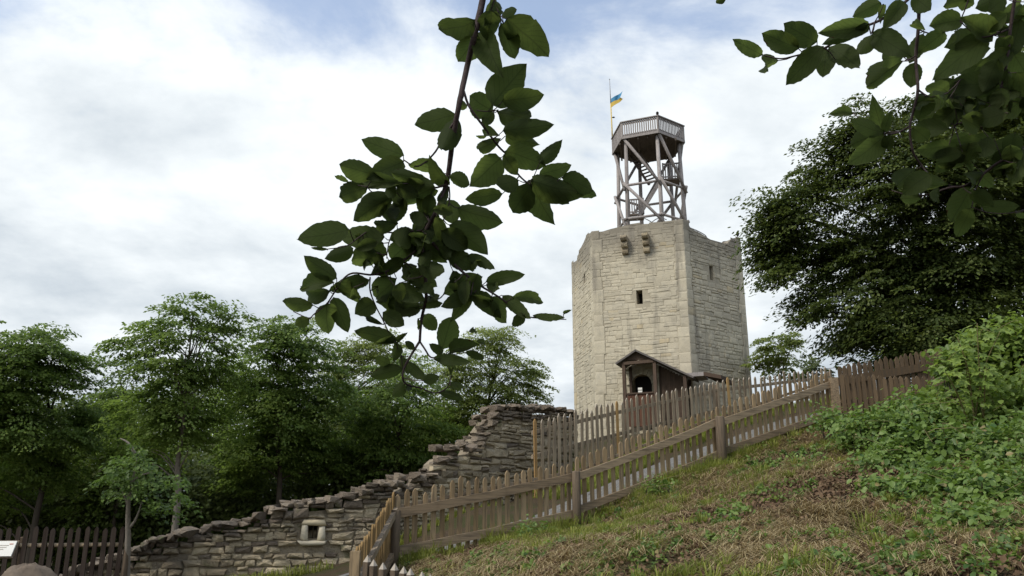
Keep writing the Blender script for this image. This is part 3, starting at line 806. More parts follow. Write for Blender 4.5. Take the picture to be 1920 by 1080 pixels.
# arched surround of the door in the wall
ar = MB(); cxu = (du0 + du1) / 2; rw = (du1 - du0) / 2; zs_ = dz1 - rw
for j in range(9):
    t0, t1 = math.pi * j / 9 + .015, math.pi * (j + 1) / 9 - .015
    vs = []
    for dn in (.09, -.3):
        for t_, rr in ((t0, rw), (t1, rw), (t1, rw + .3), (t0, rw + .3)):
            vs.append(a + ux * (cxu + math.cos(t_) * rr) + Vector((0, 0, zs_ + math.sin(t_) * rr)) + n * dn)
    MB().add(vs, [(0, 1, 2, 3), (7, 6, 5, 4), (0, 4, 5, 1), (1, 5, 6, 2), (2, 6, 7, 3), (3, 7, 4, 0)]).build('arch_stone', M_TOWER, keep)
p = pp(1199.5, 731); nt = thing('notice_sheet', 'small white notice sheet on the parapet of the timber porch', 'notice', p)
MB().box(p - n * .1, ux * .11, n * .008, Vector((0, 0, .13))).build('sheet', M_PAPER, nt)
MB().box(p - n * .085, ux * .12, n * .005, Vector((0, 0, .012)) ).build('clip', M_PORCH, nt)

# ------------------------------------------------------------------ ruined wall
ruin = thing('ruined_wall', 'long ruined rubble wall stepping up the slope towards the keep', 'ruined wall', P(620, 1066, 15.2))
wpts = []
for x, s in W_line:
    p = P(x, 1000, s); wpts.append(Vector((p.x, p.y, 0)))
def wall_depth_z(x, y):        # height where pixel (x, y) meets the wall's face
    for (x0, _), (x1, _), p0, p1 in zip(W_line[:-1], W_line[1:], wpts[:-1], wpts[1:]):
        if x0 <= x <= x1:
            d = (p1 - p0).normalized(); nn = Vector((d.y, -d.x, 0)); q = on_plane(x, y, p0, nn)
            return q, (q - p0).dot(d), (p1 - p0).length
seglen = [(b - a).length for a, b in zip(wpts[:-1], wpts[1:])]; cum = [0] + list(np.cumsum(seglen))
def wall_u(x, y):
    for k in range(len(W_line) - 1):
        if W_line[k][0] <= x <= W_line[k + 1][0]:
            q, u, _ = wall_depth_z(x, y); return cum[k] + u, q.z
tp = [(101, 1090), (150, 1068), (200, 1046), (250, 1030), (300, 1008), (360, 995), (415, 983), (460, 977), (500, 960), (512, 944), (560, 942), (620, 934), (660, 925), (690, 910), (740, 905), (760, 893), (815, 890),
      (821, 842), (835, 838), (885, 834), (893, 815), (905, 795), (915, 778), (935, 763), (960, 760), (990, 765), (1020, 762), (1045, 767), (1065, 772), (1084, 776)]
tpz = [wall_u(x, y) for x, y in tp]
wtop = prof(tpz)
def wall_pt(u):
    k = max(0, min(len(seglen) - 1, int(np.searchsorted(cum, u, side='right') - 1)))
    d = (wpts[k + 1] - wpts[k]).normalized(); return wpts[k] + d * (u - cum[k]), d, Vector((d.y, -d.x, 0))
def wbase(u):
    p, d, nn = wall_pt(u); return gz1(p.x, p.y) - .25
nu0, nz0 = wall_u(577, 1010); nu1, nz1 = wall_u(596, 985)      # niche
sp0, _ = wall_u(563, 1010); sp1, _ = wall_u(609, 1010); _, spz0 = wall_u(585, 1024)
TOT = cum[-1]
wc = MB(); NU = 70
brk = sorted(set([TOT * i / NU for i in range(NU + 1)] + [nu0, nu1]))
for u0, u1 in zip(brk[:-1], brk[1:]):
    (p0, d0, n0), (p1, d1, n1_) = wall_pt(u0 + 1e-4), wall_pt(u1 - 1e-4)
    z0a, z0b = wbase(u0), wbase(u1); t0, t1 = [min(wtop(q + e) for e in (-.35, -.15, 0, .15, .35)) - .16 for q in (u0, u1)]
    inn = nu0 - 1e-6 <= u0 and u1 <= nu1 + 1e-6
    q0, q1 = p0 - n0 * .9, p1 - n1_ * .9
    up = lambda p, z: Vector((p.x, p.y, z))
    if inn:
        wc.add([up(p0, z0a), up(p1, z0b), up(p1, nz0), up(p0, nz0)], [(0, 1, 2, 3)]); wc.add([up(p0, nz1), up(p1, nz1), up(p1, t1), up(p0, t0)], [(0, 1, 2, 3)])
        r0, r1 = p0 - n0 * .5, p1 - n1_ * .5
        wc.add([up(p0, nz0), up(p1, nz0), up(p1, nz1), up(p0, nz1), up(r0, nz0), up(r1, nz0), up(r1, nz1), up(r0, nz1)], [(0, 4, 5, 1), (2, 6, 7, 3), (0, 3, 7, 4), (1, 5, 6, 2), (4, 7, 6, 5)])
    else:
        wc.add([up(p0, z0a), up(p1, z0b), up(p1, t1), up(p0, t0)], [(0, 1, 2, 3)])
    wc.add([up(p0, t0), up(p1, t1), up(q1, t1 - .05), up(q0, t0 - .05), up(q1, z0b - .3), up(q0, z0a - .3)], [(0, 1, 2, 3), (3, 2, 4, 5)])
wc.build('rubble_core', M_RUIN_CORE, ruin)
def ruin_variants(n, seed):
    """rounded weathered blocks: a box cut into 3x2x3 with noise"""
    out = []; rr = random.Random(seed)
    for k in range(n):
        xs = [-.5, -.16, .17, .5]; ys = [-1, -.5, 0]; zs = [-.5, .0, .5]
        idx = {}; vs = []
        for i, x in enumerate(xs):
            for j, y in enumerate(ys):
                for l, z in enumerate(zs):
                    if 0 < i < 3 and j == 1 and l == 1: continue
                    ex = (i in (0, 3)); ez = (l in (0, 2)); ey = (j == 0)
                    sh = .97 if ex + ez + ey >= 2 else 1.0
                    if ex + ez + ey == 3: sh = .93
                    jt = lambda a: (rr.random() - .5) * a
                    idx[i, j, l] = len(vs)
                    vs.append((x * sh + jt(.11), y * (1 if not ey else sh) + (jt(.40) if ey else 0), z * sh + jt(.20)))
        fs = []
        def quad(a, b, c, d): fs.append((idx[a], idx[b], idx[c], idx[d]))
        for i in range(3):
            for l in range(2): quad((i, 0, l), (i + 1, 0, l), (i + 1, 0, l + 1), (i, 0, l + 1))
            for j in range(2):
                quad((i, j, 2), (i + 1, j, 2), (i + 1, j + 1, 2), (i, j + 1, 2)); quad((i, j + 1, 0), (i + 1, j + 1, 0), (i + 1, j, 0), (i, j, 0))
        for j in range(2):
            for l in range(2):
                quad((0, j + 1, l), (0, j, l), (0, j, l + 1), (0, j + 1, l + 1)); quad((3, j, l), (3, j + 1, l), (3, j + 1, l + 1), (3, j, l + 1))
        out.append((vs, fs))
    return out
VW = stone_variants(16, .13, 31); ME_W = [mesh('stone', v, f, M_RUIN) for v, f in VW]; ME_WT = [mesh('stone', v, f, M_RUIN_TOP) for v, f in VW]
rs = random.Random(77); ritems = []
def nskip(u0, u1, za, zb): return (sp0 < u1 - .02 and sp1 > u0 + .02 and spz0 < zb - .01 and nz1 > za + .01)
for (u, z, w, h) in course_fill(TOT, -.6, 4.2, .06, .20, .09, .36, rs, nskip, lambda u: wtop(u) + rs.uniform(-.07, .07)):
    if z < wbase(u) + .15 or rs.random() < .05: continue
    p, d, nn = wall_pt(u)
    dep = rs.uniform(.02, .075) + (.05 if z > wtop(u) - .3 else 0)
    M = frame(Vector((p.x, p.y, z + rs.uniform(-.012, .012))) - nn * .06, d, nn, w - .012, dep + .06, (h - .006) * rs.uniform(.9, 1.06))
    ritems.append((w * h, M @ Matrix.Rotation(rs.uniform(-.05, .05), 4, 'Y'), rs.randrange(16), rs.random() < np.clip(1.35 - (wtop(u) - z) / .38, .06, 1)))
# loose capping stones along the broken top
u = 0.2
while u < TOT:
    p, d, nn = wall_pt(u); w = rs.uniform(.10, .26); h = rs.uniform(.06, .14)
    for dn in (0.05, -.22, -.48):
        if rs.random() < .12: continue
        ang = rs.uniform(-.7, .7); d2 = (d + nn * ang).normalized(); n2_ = Vector((d2.y, -d2.x, 0))
        M = frame(Vector((p.x, p.y, min(wtop(u), wtop(u - .2) + .1, wtop(u + .2) + .1) - h * .1 + rs.uniform(-.05, .02))) + nn * (dn - .08), d2, n2_, w, rs.uniform(.16, .30), h)
        ritems.append((w * h * (1.2 if dn > 0 else .4), M @ Matrix.Rotation(rs.uniform(-.3, .3), 4, 'Y'), rs.randrange(16), True))
    u += w * rs.uniform(.8, 1.15)
ritems.sort(key=lambda t: -t[0])
for s_, M, k, tp_ in ritems[:296]: link('stone', (ME_WT if tp_ else ME_W)[k], ruin, M)
join_stones('small_rubble', [(r[1], r[2]) for r in ritems[296:] if not r[3]], VW, M_RUIN, ruin)
join_stones('crusted_rubble', [(r[1], r[2]) for r in ritems[296:] if r[3]], VW, M_RUIN_TOP, ruin)
for (x, y, w, h, nm) in ((570, 997, 13, 27, 'niche_jamb'), (603, 997, 13, 27, 'niche_jamb'), (586, 1017, 48, 11, 'niche_sill'), (587, 980, 46, 9, 'niche_lintel')):
    q, _, _ = wall_depth_z(x, y); uu, zz = wall_u(x, y); p, d, nn = wall_pt(uu)
    k = 15.2 / F; M = frame(Vector((p.x, p.y, zz)) - nn * .04, d, nn, w * k, .15, h * k)
    o = link(nm, mesh(nm, VW[(x + y) % 16][0], VW[(x + y) % 16][1], M_TOWER, smooth=True), ruin, M)
q, _, _ = wall_depth_z(588, 1001); uu, zz = wall_u(588, 1001); p, d, nn = wall_pt(uu)
link('stone', ME_W[4], ruin, frame(Vector((p.x, p.y, zz - .03)) - nn * .3, d, nn, .16, .1, .16))

# ------------------------------------------------------------------ picket fences
def picket_mesh(h, w, t, point, mats, style='point'):
    """board standing on z=0, width along x, thickness along y, pointed or pyramid top"""
    m = MB(); hp = h - point
    if style == 'pyramid':
        c = [(-w / 2, -t / 2), (w / 2, -t / 2), (w / 2, t / 2), (-w / 2, t / 2)]
        vs = [(x, y, 0) for x, y in c] + [(x, y, hp) for x, y in c] + [(0, 0, h)]
        m.add(vs, [(3, 2, 1, 0)] + [(i, (i + 1) % 4, 4 + (i + 1) % 4, 4 + i) for i in range(4)])
        m.add([vs[4], vs[5], vs[6], vs[7], vs[8]], [(0, 1, 4), (1, 2, 4), (2, 3, 4), (3, 0, 4)], 1)
    else:
        k = w * .16
        prof_ = [(-w / 2, 0), (w / 2, 0), (w / 2, hp), (w / 2 - k, hp + point * .45), (k * .5, h), (-k * .5, h), (-w / 2 + k, hp + point * .45), (-w / 2, hp)]
        n_ = len(prof_)
        vs = [(x, -t / 2, z) for x, z in prof_] + [(x, t / 2, z) for x, z in prof_]
        m.add(vs, [tuple(range(n_)), tuple(range(2 * n_ - 1, n_ - 1, -1))])
        for i in range(n_):
            j = (i + 1) % n_; m.add([vs[i], vs[n_ + i], vs[n_ + j], vs[j]], [(0, 1, 2, 3)], 1 if 2 <= i <= 6 and len(mats) > 1 else 0)
    return mesh('picket', m.v, m.f, mats, m.m)
def fence_bay(parent, b0, b1, n_, me_list, rs, side, hvar=.03, lean=.02, start=.5, special=None, jit=.12, hs=(1, 1)):
    d = b1 - b0; dh = Vector((d.x, d.y, 0)); ang = math.atan2(dh.y, dh.x)
    for i in range(n_):
        t = (i + start + rs.uniform(-jit, jit)) / n_
        p = b0.lerp(b1, t) + side
        M = Matrix.Translation(p + Vector((0, 0, rs.uniform(-.02, .02)))) @ Matrix.Rotation(ang + rs.uniform(-.06, .06), 4, 'Z') @ Matrix.Rotation(rs.uniform(-lean, lean), 4, 'Y') @ Matrix.Diagonal((rs.uniform(.9, 1.08), 1, (1 + rs.uniform(-hvar, hvar)) * (hs[0] + (hs[1] - hs[0]) * t), 1))
        me = me_list[rs.randrange(len(me_list))]
        if special and i in special:
            o = link('picket', special[i][0], parent, M); o['label'] = special[i][1]
        else: link('picket', me, parent, M)
def rail(parent, p, q, w, h, side, mat=M_RAIL, name='rail', sag=0.0, label=None):
    d = (q - p); L_ = d.length
    m = MB(); N = 6; side = side.normalized(); up = Vector((0, 0, 1))
    vs = []
    rr = random.Random(int(abs(p.x * 991 + q.y * 77)))
    for i in range(N + 1):
        c = p + d * (i / N) + up * ((-sag * math.sin(math.pi * i / N)) + rr.uniform(-.006, .006))
        ww, hh = w * rr.uniform(.94, 1.05), h * rr.uniform(.93, 1.06)
        vs += [c + side * ww / 2 - up * hh / 2, c + side * ww / 2 + up * hh / 2, c - side * ww / 2 + up * hh / 2, c - side * ww / 2 - up * hh / 2]
    fs = [(0, 1, 2, 3)[::-1], tuple(4 * N + i for i in range(4))]
    for i in range(N):
        for j in range(4): a_ = 4 * i; fs.append((a_ + j, a_ + 4 + j, a_ + 4 + (j + 1) % 4, a_ + (j + 1) % 4))
    # local frame with y along the rail so the grain runs along it
    c = (p + q) / 2; ang = math.atan2(-d.x, d.y)
    R = Matrix.Rotation(ang, 4, 'Z'); Ri = R.inverted()
    me = mesh(name, [Ri @ (v - c) for v in vs], [f[::-1] for f in fs], mat)
    o = link(name, me, parent, Matrix.Translation(c) @ R)
    if label: o['label'] = label
    return o
def post(parent, p, h, r, mat=M_POST, square=False):
    m = MB()
    if square: m.box(p + Vector((0, 0, h / 2 - .15)), Vector((r, 0, 0)), Vector((0, r, 0)), Vector((0, 0, h / 2 + .15)))
    else: m.tube([p - Vector((0, 0, .3)), p + Vector((0, 0, h * .5)), p + Vector((0, 0, h - .02)), p + Vector((0, 0, h))], [r * 1.05, r, r * .97, r * .85], 10, wob=.04)
    return m.build('post', mat, parent, smooth=not square)

V3 = lambda z: Vector((0, 0, z))
# --- front fence: three bays up the bank and one down towards the viewer
rs = random.Random(3)
ff = thing('picket_fence', 'brown picket fence climbing the grassy bank in front of the keep', 'fence', F_base[0])
PK = [picket_mesh(h, .070, .024, .05, [M_WOOD]) for h in (1.0, 1.03, .98, 1.02)]
hts = [1.0, .99, .985, .97]
def near_side(p, q):
    d = (q - p); nn = Vector((d.y, -d.x, 0)).normalized(); return nn
for k, cnt in ((0, 22), (1, 21), (2, 21)):
    b0, b1 = F_base[k], F_base[k + 1]; nn = near_side(b0, b1)
    fence_bay(ff, b0, b1, cnt, PK, rs, Vector())
    o = nn * .045
    e = (b1 - b0).normalized() * .05
    rail(ff, b0 + V3(.72) + o + e, b1 + V3(.745) + o - e, .05, .125, nn, sag=.012)
    rail(ff, b0 + V3(.215) + o + e, b1 + V3(.19) + o - e, .05, .12, nn, sag=.01)
    rail(ff, b0 + V3(.80) - nn * .03, b1 + V3(.825) - nn * .03, .03, .045, nn, M_WOOD_GREY, 'batten')
for k, h in ((0, .78), (1, .83), (2, .84), (3, .86)):
    nn = near_side(F_base[max(0, k - 1)], F_base[min(3, k + 1)])
    post(ff, F_base[k] + nn * .11, h, .07 if k != 2 else .085, M_POST if k != 3 else M_RAIL, square=(k == 3))
nn = near_side(N0, F_base[0])
PKO = [picket_mesh(1.0, .085, .024, .06, [m_wood('honey_picket_wood', (0.23, 0.15, 0.065), (0.30, 0.20, 0.09))])]
fence_bay(ff, N0, F_base[0], 17, PKO, rs, Vector(), start=.6)
rail(ff, N0 + V3(.66) + nn * .04, F_base[0] + V3(.76) + nn * .04, .06, .09, nn, M_WOOD_GREY)
rail(ff, N0 + V3(.40) - nn * .06, F_base[0] + V3(.45) - nn * .06, .06, .09, nn, M_WOOD_GREY)
rail(ff, N0 + V3(.2) + nn * .04, F_base[0] + V3(.22) + nn * .04, .06, .09, nn, M_RAIL)
# --- nearest palisade row
near_b = P(815, 1073, 8.55) - V3(1.0); near_b.z -= .02
nr = thing('palisade_row', 'nearest row of square stakes with pale sawn points at the bank foot', 'fence', N0)
PS = [picket_mesh(1.0, .066, .066, .075, [M_WOOD_DARK if 0 else M_POST, M_ENDGRAIN], 'pyramid') for _ in range(2)]
b1 = N0 + (near_b - N0) * 1.5
fence_bay(nr, N0 + (near_b - N0) * .08, b1, 12, PS, rs, Vector(), .015, .02)
nn = near_side(N0, near_b)
rail(nr, N0 + V3(.55) - nn * .06, b1 + V3(.55) - nn * .06, .05, .09, nn, M_RAIL); rail(nr, N0 + V3(.18) - nn * .06, b1 + V3(.18) - nn * .06, .05, .09, nn, M_RAIL)
post(nr, N0 + V3(-.05), 1.05, .055, M_WOOD, square=True)
# --- rear fence above the path
rf = thing('picket_fence', 'weathered grey picket fence on the upper path below the keep', 'fence', R_base[0])
PG = [picket_mesh(h, .075, .024, .06, [M_WOOD_GREY, M_ENDGRAIN]) for h in (1.05, 1.07, 1.03)]
PN = picket_mesh(1.08, .075, .026, .05, [M_WOOD_NEW])
for k, cnt in ((0, 18), (1, 19), (2, 23)):
    b0, b1 = R_base[k], R_base[k + 1]; nn = near_side(b0, b1)
    sp = {0: (PN, 'orange end picket')} if k == 0 else None
    if k == 0: sp[15] = (PN, 'fresh yellow picket among grey ones')
    if k == 2: sp = {1: (PN, 'orange picket nearest the porch')}
    fence_bay(rf, b0, b1, cnt, PG, rs, Vector(), special=sp, hs=(R_hgt[k] / 1.05, R_hgt[k + 1] / 1.05))
    for z in (.25, .75): rail(rf, R_top[k] - V3(z) - nn * .05, R_top[k + 1] - V3(z) - nn * .05, .05, .085, nn, M_WOOD_GREY)
for k in range(1, 4):
    nn = near_side(R_base[max(0, k - 1)], R_base[min(3, k + 1)]); post(rf, R_base[k] - nn * .13, .95, .06)
# --- upper fence running on to the right, in the beech's shade
uf = thing('picket_fence', 'dark brown picket fence beneath the big beech beside the leafy sapling', 'fence', U_base[0])
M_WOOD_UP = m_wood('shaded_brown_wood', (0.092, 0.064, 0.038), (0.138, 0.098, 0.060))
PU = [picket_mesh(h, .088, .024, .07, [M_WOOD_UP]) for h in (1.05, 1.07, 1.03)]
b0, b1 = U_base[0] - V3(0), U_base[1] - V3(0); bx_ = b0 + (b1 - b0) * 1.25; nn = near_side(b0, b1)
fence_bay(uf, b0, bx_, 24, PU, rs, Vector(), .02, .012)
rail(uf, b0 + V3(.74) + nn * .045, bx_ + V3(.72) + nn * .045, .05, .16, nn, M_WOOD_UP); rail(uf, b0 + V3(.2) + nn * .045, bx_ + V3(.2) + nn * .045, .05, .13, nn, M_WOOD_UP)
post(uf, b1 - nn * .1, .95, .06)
# --- low fence in front of it
lf_t = [P(1572, 703, 15.35), P(1768, 708, 15.0)]
lf = thing('picket_fence', 'low level-topped pickets in front of the dark upper fence', 'fence', lf_t[0] - V3(.75))
PL = [picket_mesh(h, .072, .022, .05, [M_WOOD_UP, M_WOOD_GREY]) for h in (.75, .77)]
fence_bay(lf, lf_t[0] - V3(.75), lf_t[1] - V3(.75), 19, PL, rs, Vector(), .015, .012)
nn = near_side(lf_t[0], lf_t[1]); rail(lf, lf_t[0] - V3(.5) - nn * .04, lf_t[1] - V3(.5) - nn * .04, .04, .07, nn, M_WOOD_UP)
# --- fence at the lower left
lt = [P(-70, 990, 13.0), P(238, 988, 13.2)]
l0, l1_ = lt[0] - V3(1.15), lt[1] - V3(1.15)
lfence = thing('picket_fence', 'dark picket fence with pale round rail beside the slender tree', 'fence', l0)
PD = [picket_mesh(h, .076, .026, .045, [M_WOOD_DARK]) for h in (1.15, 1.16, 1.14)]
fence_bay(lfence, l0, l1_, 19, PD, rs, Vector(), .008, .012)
nn = near_side(l0, l1_)
M_POLE = m_wood('peeled_pole', (0.36, 0.28, 0.18), (0.40, 0.31, 0.20), (0.2, 0.14, 0.09), .3, axis=0)
for z in (.87, .22):
    a_, b_ = l0 + V3(z) - nn * .05, l1_ + V3(z) - nn * .05
    MB().tube([a_.lerp(b_, i / 6) for i in range(7)], .036, 8, wob=.1).build('round_rail', M_POLE, lfence, smooth=True)
post(lfence, l1_ - nn * .05 + (l1_ - l0).normalized() * .02, 1.05, .05, M_POST)
post(lfence, l0.lerp(l1_, .35) - nn * .12, 1.0, .05, M_POST)

# boulder and information panel
bp = P(52, 1053, 8.2); br_ = .52
bl = MB(); NTH, NPH = 44, 30; vs = []; cz = bp.z - .46
for i in range(NPH + 1):
    for j in range(NTH):
        th, ph = 2 * math.pi * j / NTH, math.pi * i / NPH
        d = Vector((math.sin(ph) * math.cos(th), math.sin(ph) * math.sin(th), math.cos(ph)))
        k = 1 + .07 * (random.random() - .5) + .5 * (float(fbm(np.array([d.x * 1.7 + 3]), np.array([d.y * 1.7]), 5, np.array([d.z * 1.7]))[0]) - .47)
        vs.append((bp.x + d.x * .34 * k, bp.y + d.y * .4 * k, cz + d.z * .46 * k - (0 if d.z > 0 else -d.z * -.1)))
fs = [(i * NTH + j, (i + 1) * NTH + j, (i + 1) * NTH + (j + 1) % NTH, i * NTH + (j + 1) % NTH) for i in range(NPH) for j in range(NTH)]
bo = bl.add(vs, fs).build('boulder', M_BOULDER, None, smooth=True)
tag(bo, 'rounded brown boulder in front of the dark lower fence', 'boulder')
# a second smaller stone carries it on the ground
sp_ = P(8, 1029, 8.7)
sg = thing('information_panel', 'white information panel on a post by the dark lower fence', 'sign', Vector((sp_.x, sp_.y, gz1(sp_.x, sp_.y))))
tilt = Vector((0, -math.sin(.5), math.cos(.5))) * 1.0
up_t = Vector((0, math.sin(.45), math.cos(.45))); sd = Vector((1, .06, 0)).normalized(); nf = sd.cross(up_t).normalized()
MB().box(sp_ - sd * .10, sd * .205, up_t * .085, nf * .008).build('panel', M_PAPER, sg)
MB().box(sp_ - sd * .10 - nf * .02, sd * .22, up_t * .10, nf * .010).build('panel_back', M_POST, sg)
M_PRINT = m_plain('faded_print', (0.46, 0.42, 0.36), .8, .2)
M_PRINTR = m_plain('faded_red_print', (0.52, 0.30, 0.24), .8, .2)
pr = MB(); rs = random.Random(8)
for i in range(3):
    z = .035 - i * .022; pr.box(sp_ - sd * (.10 - rs.uniform(-.02, .02)) + up_t * z + nf * .010, sd * rs.uniform(.10, .15), up_t * .0035, nf * .001)
pr.build('print', M_PRINT, sg)
MB().box(sp_ + sd * .06 + up_t * .05 + nf * .010, sd * .02, up_t * .006, nf * .001).build('red_heading', M_PRINTR, sg)
MB().tube([Vector((sp_.x - .1, sp_.y + .04, gz1(sp_.x, sp_.y) - .1)), Vector((sp_.x - .1, sp_.y + .04, sp_.z - .02))], .035, 8).build('post', M_POST, sg)

# ------------------------------------------------------------------ vegetation
def unit(v): return v / np.maximum(np.linalg.norm(v, axis=-1, keepdims=True), 1e-9)
def leaves_mesh(name, pos, long_, nrm, size, mat, tint, wr=.62, six=False, fold=.25):
    """leaf faces: rhombus (4 verts) or folded six-vertex leaf; arrays of centres, long axis, normal, size"""
    long_ = unit(long_); side = unit(np.cross(nrm, long_)); nn = np.cross(long_, side)
    s = size[:, None]
    if six:
        A_ = pos - long_ * s * .5; B = pos + long_ * s * .5
        w = s * wr * .5
        l1 = pos - long_ * s * .2 + side * w + nn * w * fold; l2 = pos + long_ * s * .18 + side * w * .85 + nn * w * fold
        r1 = pos - long_ * s * .2 - side * w + nn * w * fold; r2 = pos + long_ * s * .18 - side * w * .85 + nn * w * fold
        Vv = np.stack([A_, l1, l2, B, r2, r1], 1).reshape(-1, 3); k = np.arange(len(pos))[:, None] * 6
        Qd = np.concatenate([k + np.array([[0, 3, 2, 1]]), k + np.array([[0, 5, 4, 3]])], 0); nv = 6
    else:
        A_ = pos - long_ * s * .5; B = pos + long_ * s * .5; w = s * wr * .5
        Vv = np.stack([A_, pos + side * w, B, pos - side * w], 1).reshape(-1, 3); k = np.arange(len(pos))[:, None] * 4
        Qd = k + np.array([[0, 1, 2, 3]]); nv = 4
    return np_mesh(name, Vv, Qd, mat, np.repeat(tint, nv))

def sprays(c, out, rad, npl, rng, flat=.18, droop=.25):
    """leaf centres for flattened, slightly drooping sprays"""
    n = len(c); reps = np.repeat(np.arange(n), npl)
    ang = rng.random(len(reps)) * 2 * np.pi; r = np.sqrt(rng.random(len(reps)))
    up = unit(np.array([0, 0, 1.0]) + out * .35 + rng.normal(0, .18, (n, 3)))
    e1 = unit(np.cross(up, out + rng.normal(0, .05, (n, 3)))); e2 = np.cross(e1, up)   # e2 roughly outward
    R = rad[reps][:, None]
    lx = (np.cos(ang) * r)[:, None]; ly = (np.sin(ang) * r)[:, None]
    # ragged outline with finger-like twigs
    fing = (.62 + .38 * np.abs(np.sin(ang * 3.5 + reps * 1.7)))[:, None]
    p = c[reps] + e1[reps] * lx * R * fing + e2[reps] * ly * R * 1.15 * fing + up[reps] * rng.normal(0, flat, (len(reps), 1)) * R
    p[:, 2] -= (droop * r ** 2 * rad[reps])
    lg = unit(e1[reps] * lx + e2[reps] * (ly + .5) + rng.normal(0, .35, p.shape)); lg[:, 2] -= .25
    nr_ = unit(up[reps] + rng.normal(0, .33, p.shape))
    return p, lg, nr_, reps

def tree(name, label, cat, base, trunk_pts, trunk_r, lobes, nspray, npl, lsize, mat, bark, seed, rad=(.55, 1.1), group=None, shell=.55, limbs=26, flat=.16):
    """lobes: (centre, radii) ellipsoids that the sprays fill, denser to the outside"""
    rng = np.random.default_rng(seed); random.seed(seed)
    t = thing(name, label, cat, base, group)
    tp_ = catmull(trunk_pts, 4); m = MB()
    m.tube(tp_, [trunk_r * (1.25 if i == 0 else 1) * (1 - .86 * i / (len(tp_) - 1)) for i in range(len(tp_))], 10, wob=.08)
    vol = np.array([l[1][0] * l[1][1] * l[1][2] for l in lobes]) ** .75; pr_ = vol / vol.sum()
    which = rng.choice(len(lobes), nspray, p=pr_)
    d = unit(rng.normal(size=(nspray, 3))); rr = (shell + (1 - shell) * rng.random(nspray)) ; rr = np.where(rng.random(nspray) < .3, rng.random(nspray) * shell, rr)
    Cn = np.array([list(l[0]) for l in lobes])[which]; Rn = np.array([l[1] for l in lobes])[which]
    # lumpy outline
    bump = .80 + .42 * vnoise(d[:, 0] * 2.6 + which * 9.1 + seed, d[:, 1] * 2.6, d[:, 2] * 2.6)
    c = Cn + d * Rn * (rr * bump)[:, None]
    axis = np.array([list(tp_[-1])]); ax0 = np.array([base[0], base[1]])
    cen = np.average(np.array([list(l[0]) for l in lobes]), axis=0, weights=pr_)
    out = unit((c - cen) * np.array([1, 1, .55]) + d * .4)
    rad_ = rng.uniform(rad[0], rad[1], nspray)
    p, lg, nr_, reps = sprays(c, out, rad_, npl, rng, flat)
    st = rng.random(nspray)
    tint = (st[reps] * .55 + rng.random(len(p)) * .44)
    sz = lsize * rng.uniform(.7, 1.25, len(p))
    # limbs from the trunk to some of the sprays
    order = rng.permutation(nspray)[:limbs]; tl = np.array([list(q) for q in tp_])
    for i in order:
        tgt = Vector(c[i]); hgt = tgt.z - np.hypot(tgt.x - base[0], tgt.y - base[1]) * .55
        k = int(np.clip(np.searchsorted(tl[:, 2], hgt), 2, len(tl) - 1)); s0 = tp_[k]
        mid_ = s0.lerp(tgt, .5) + Vector((random.uniform(-.2, .2), random.uniform(-.2, .2), (tgt - s0).length * .10))
        r0 = trunk_r * .34 * (1 - .5 * k / len(tl)); pts_ = catmull([s0, mid_, tgt], 3)
        m.tube(pts_, [max(.012, r0 * (1 - .85 * q / (len(pts_) - 1))) for q in range(len(pts_))], 5, caps=False)
    m.build('trunk', bark, t, base, smooth=True)
    me = leaves_mesh('crown', p - np.array(list(base)), lg, nr_, sz, mat, tint % 1.0)
    link('crown', me, t, Matrix.Translation(Vector(base)))
    return t

def px_tree(name, label, s, base_xy_px, lobes_px, mat, bark, seed, dens=1.0, lsize=.15, trunk_w=13, depth=.8, trunk=None, shell=.55, rad=(.40, 1.0), limbs=26, group=None, npl=104, flat=.07, cat='tree', over=1.1):
    """lobes given in photo pixels (cx, cy, rx, ry) at depth s"""
    k = s / F
    bp_ = P(base_xy_px[0], base_xy_px[1], s); base = Vector((bp_.x, bp_.y, gz1(bp_.x, bp_.y) - .1))
    lobes = []; ys_ = [l[1] for l in lobes_px]; ymid_ = (max(ys_) + min(ys_)) / 2; yspan_ = (max(ys_) - min(ys_)) / 2
    for i, l in enumerate(lobes_px):
        off = (l[1] - ymid_) / max(yspan_, 1) * over + (i % 3 - 1) * .5
        c = P(l[0], l[1], s + off); lobes.append((c, (l[2] * k, max(l[2], l[3]) * k * depth, l[3] * k)))
    area = sum(l[2] * l[3] for l in lobes_px) * math.pi * k * k
    ns = int(area * 7.2 * dens)
    top = max((c.z + r[2] * .1 for c, r in lobes)); tops_ = max(lobes, key=lambda q: q[0].z)[0]
    if trunk is None:
        tr = [base, base + Vector((.05, 0, (top - base.z) * .33)), Vector((base.x * .6 + tops_.x * .4, base.y, base.z + (top - base.z) * .66)), Vector((tops_.x, tops_.y, top))]
    else:
        tr = [base] + [P(x, y, s) for x, y in trunk] + [Vector((tops_.x, tops_.y, top))]
    return tree(name, label, cat, base, tr, trunk_w * k / 2, lobes, ns, npl, lsize, mat, bark, seed, rad, group, shell, limbs, flat)

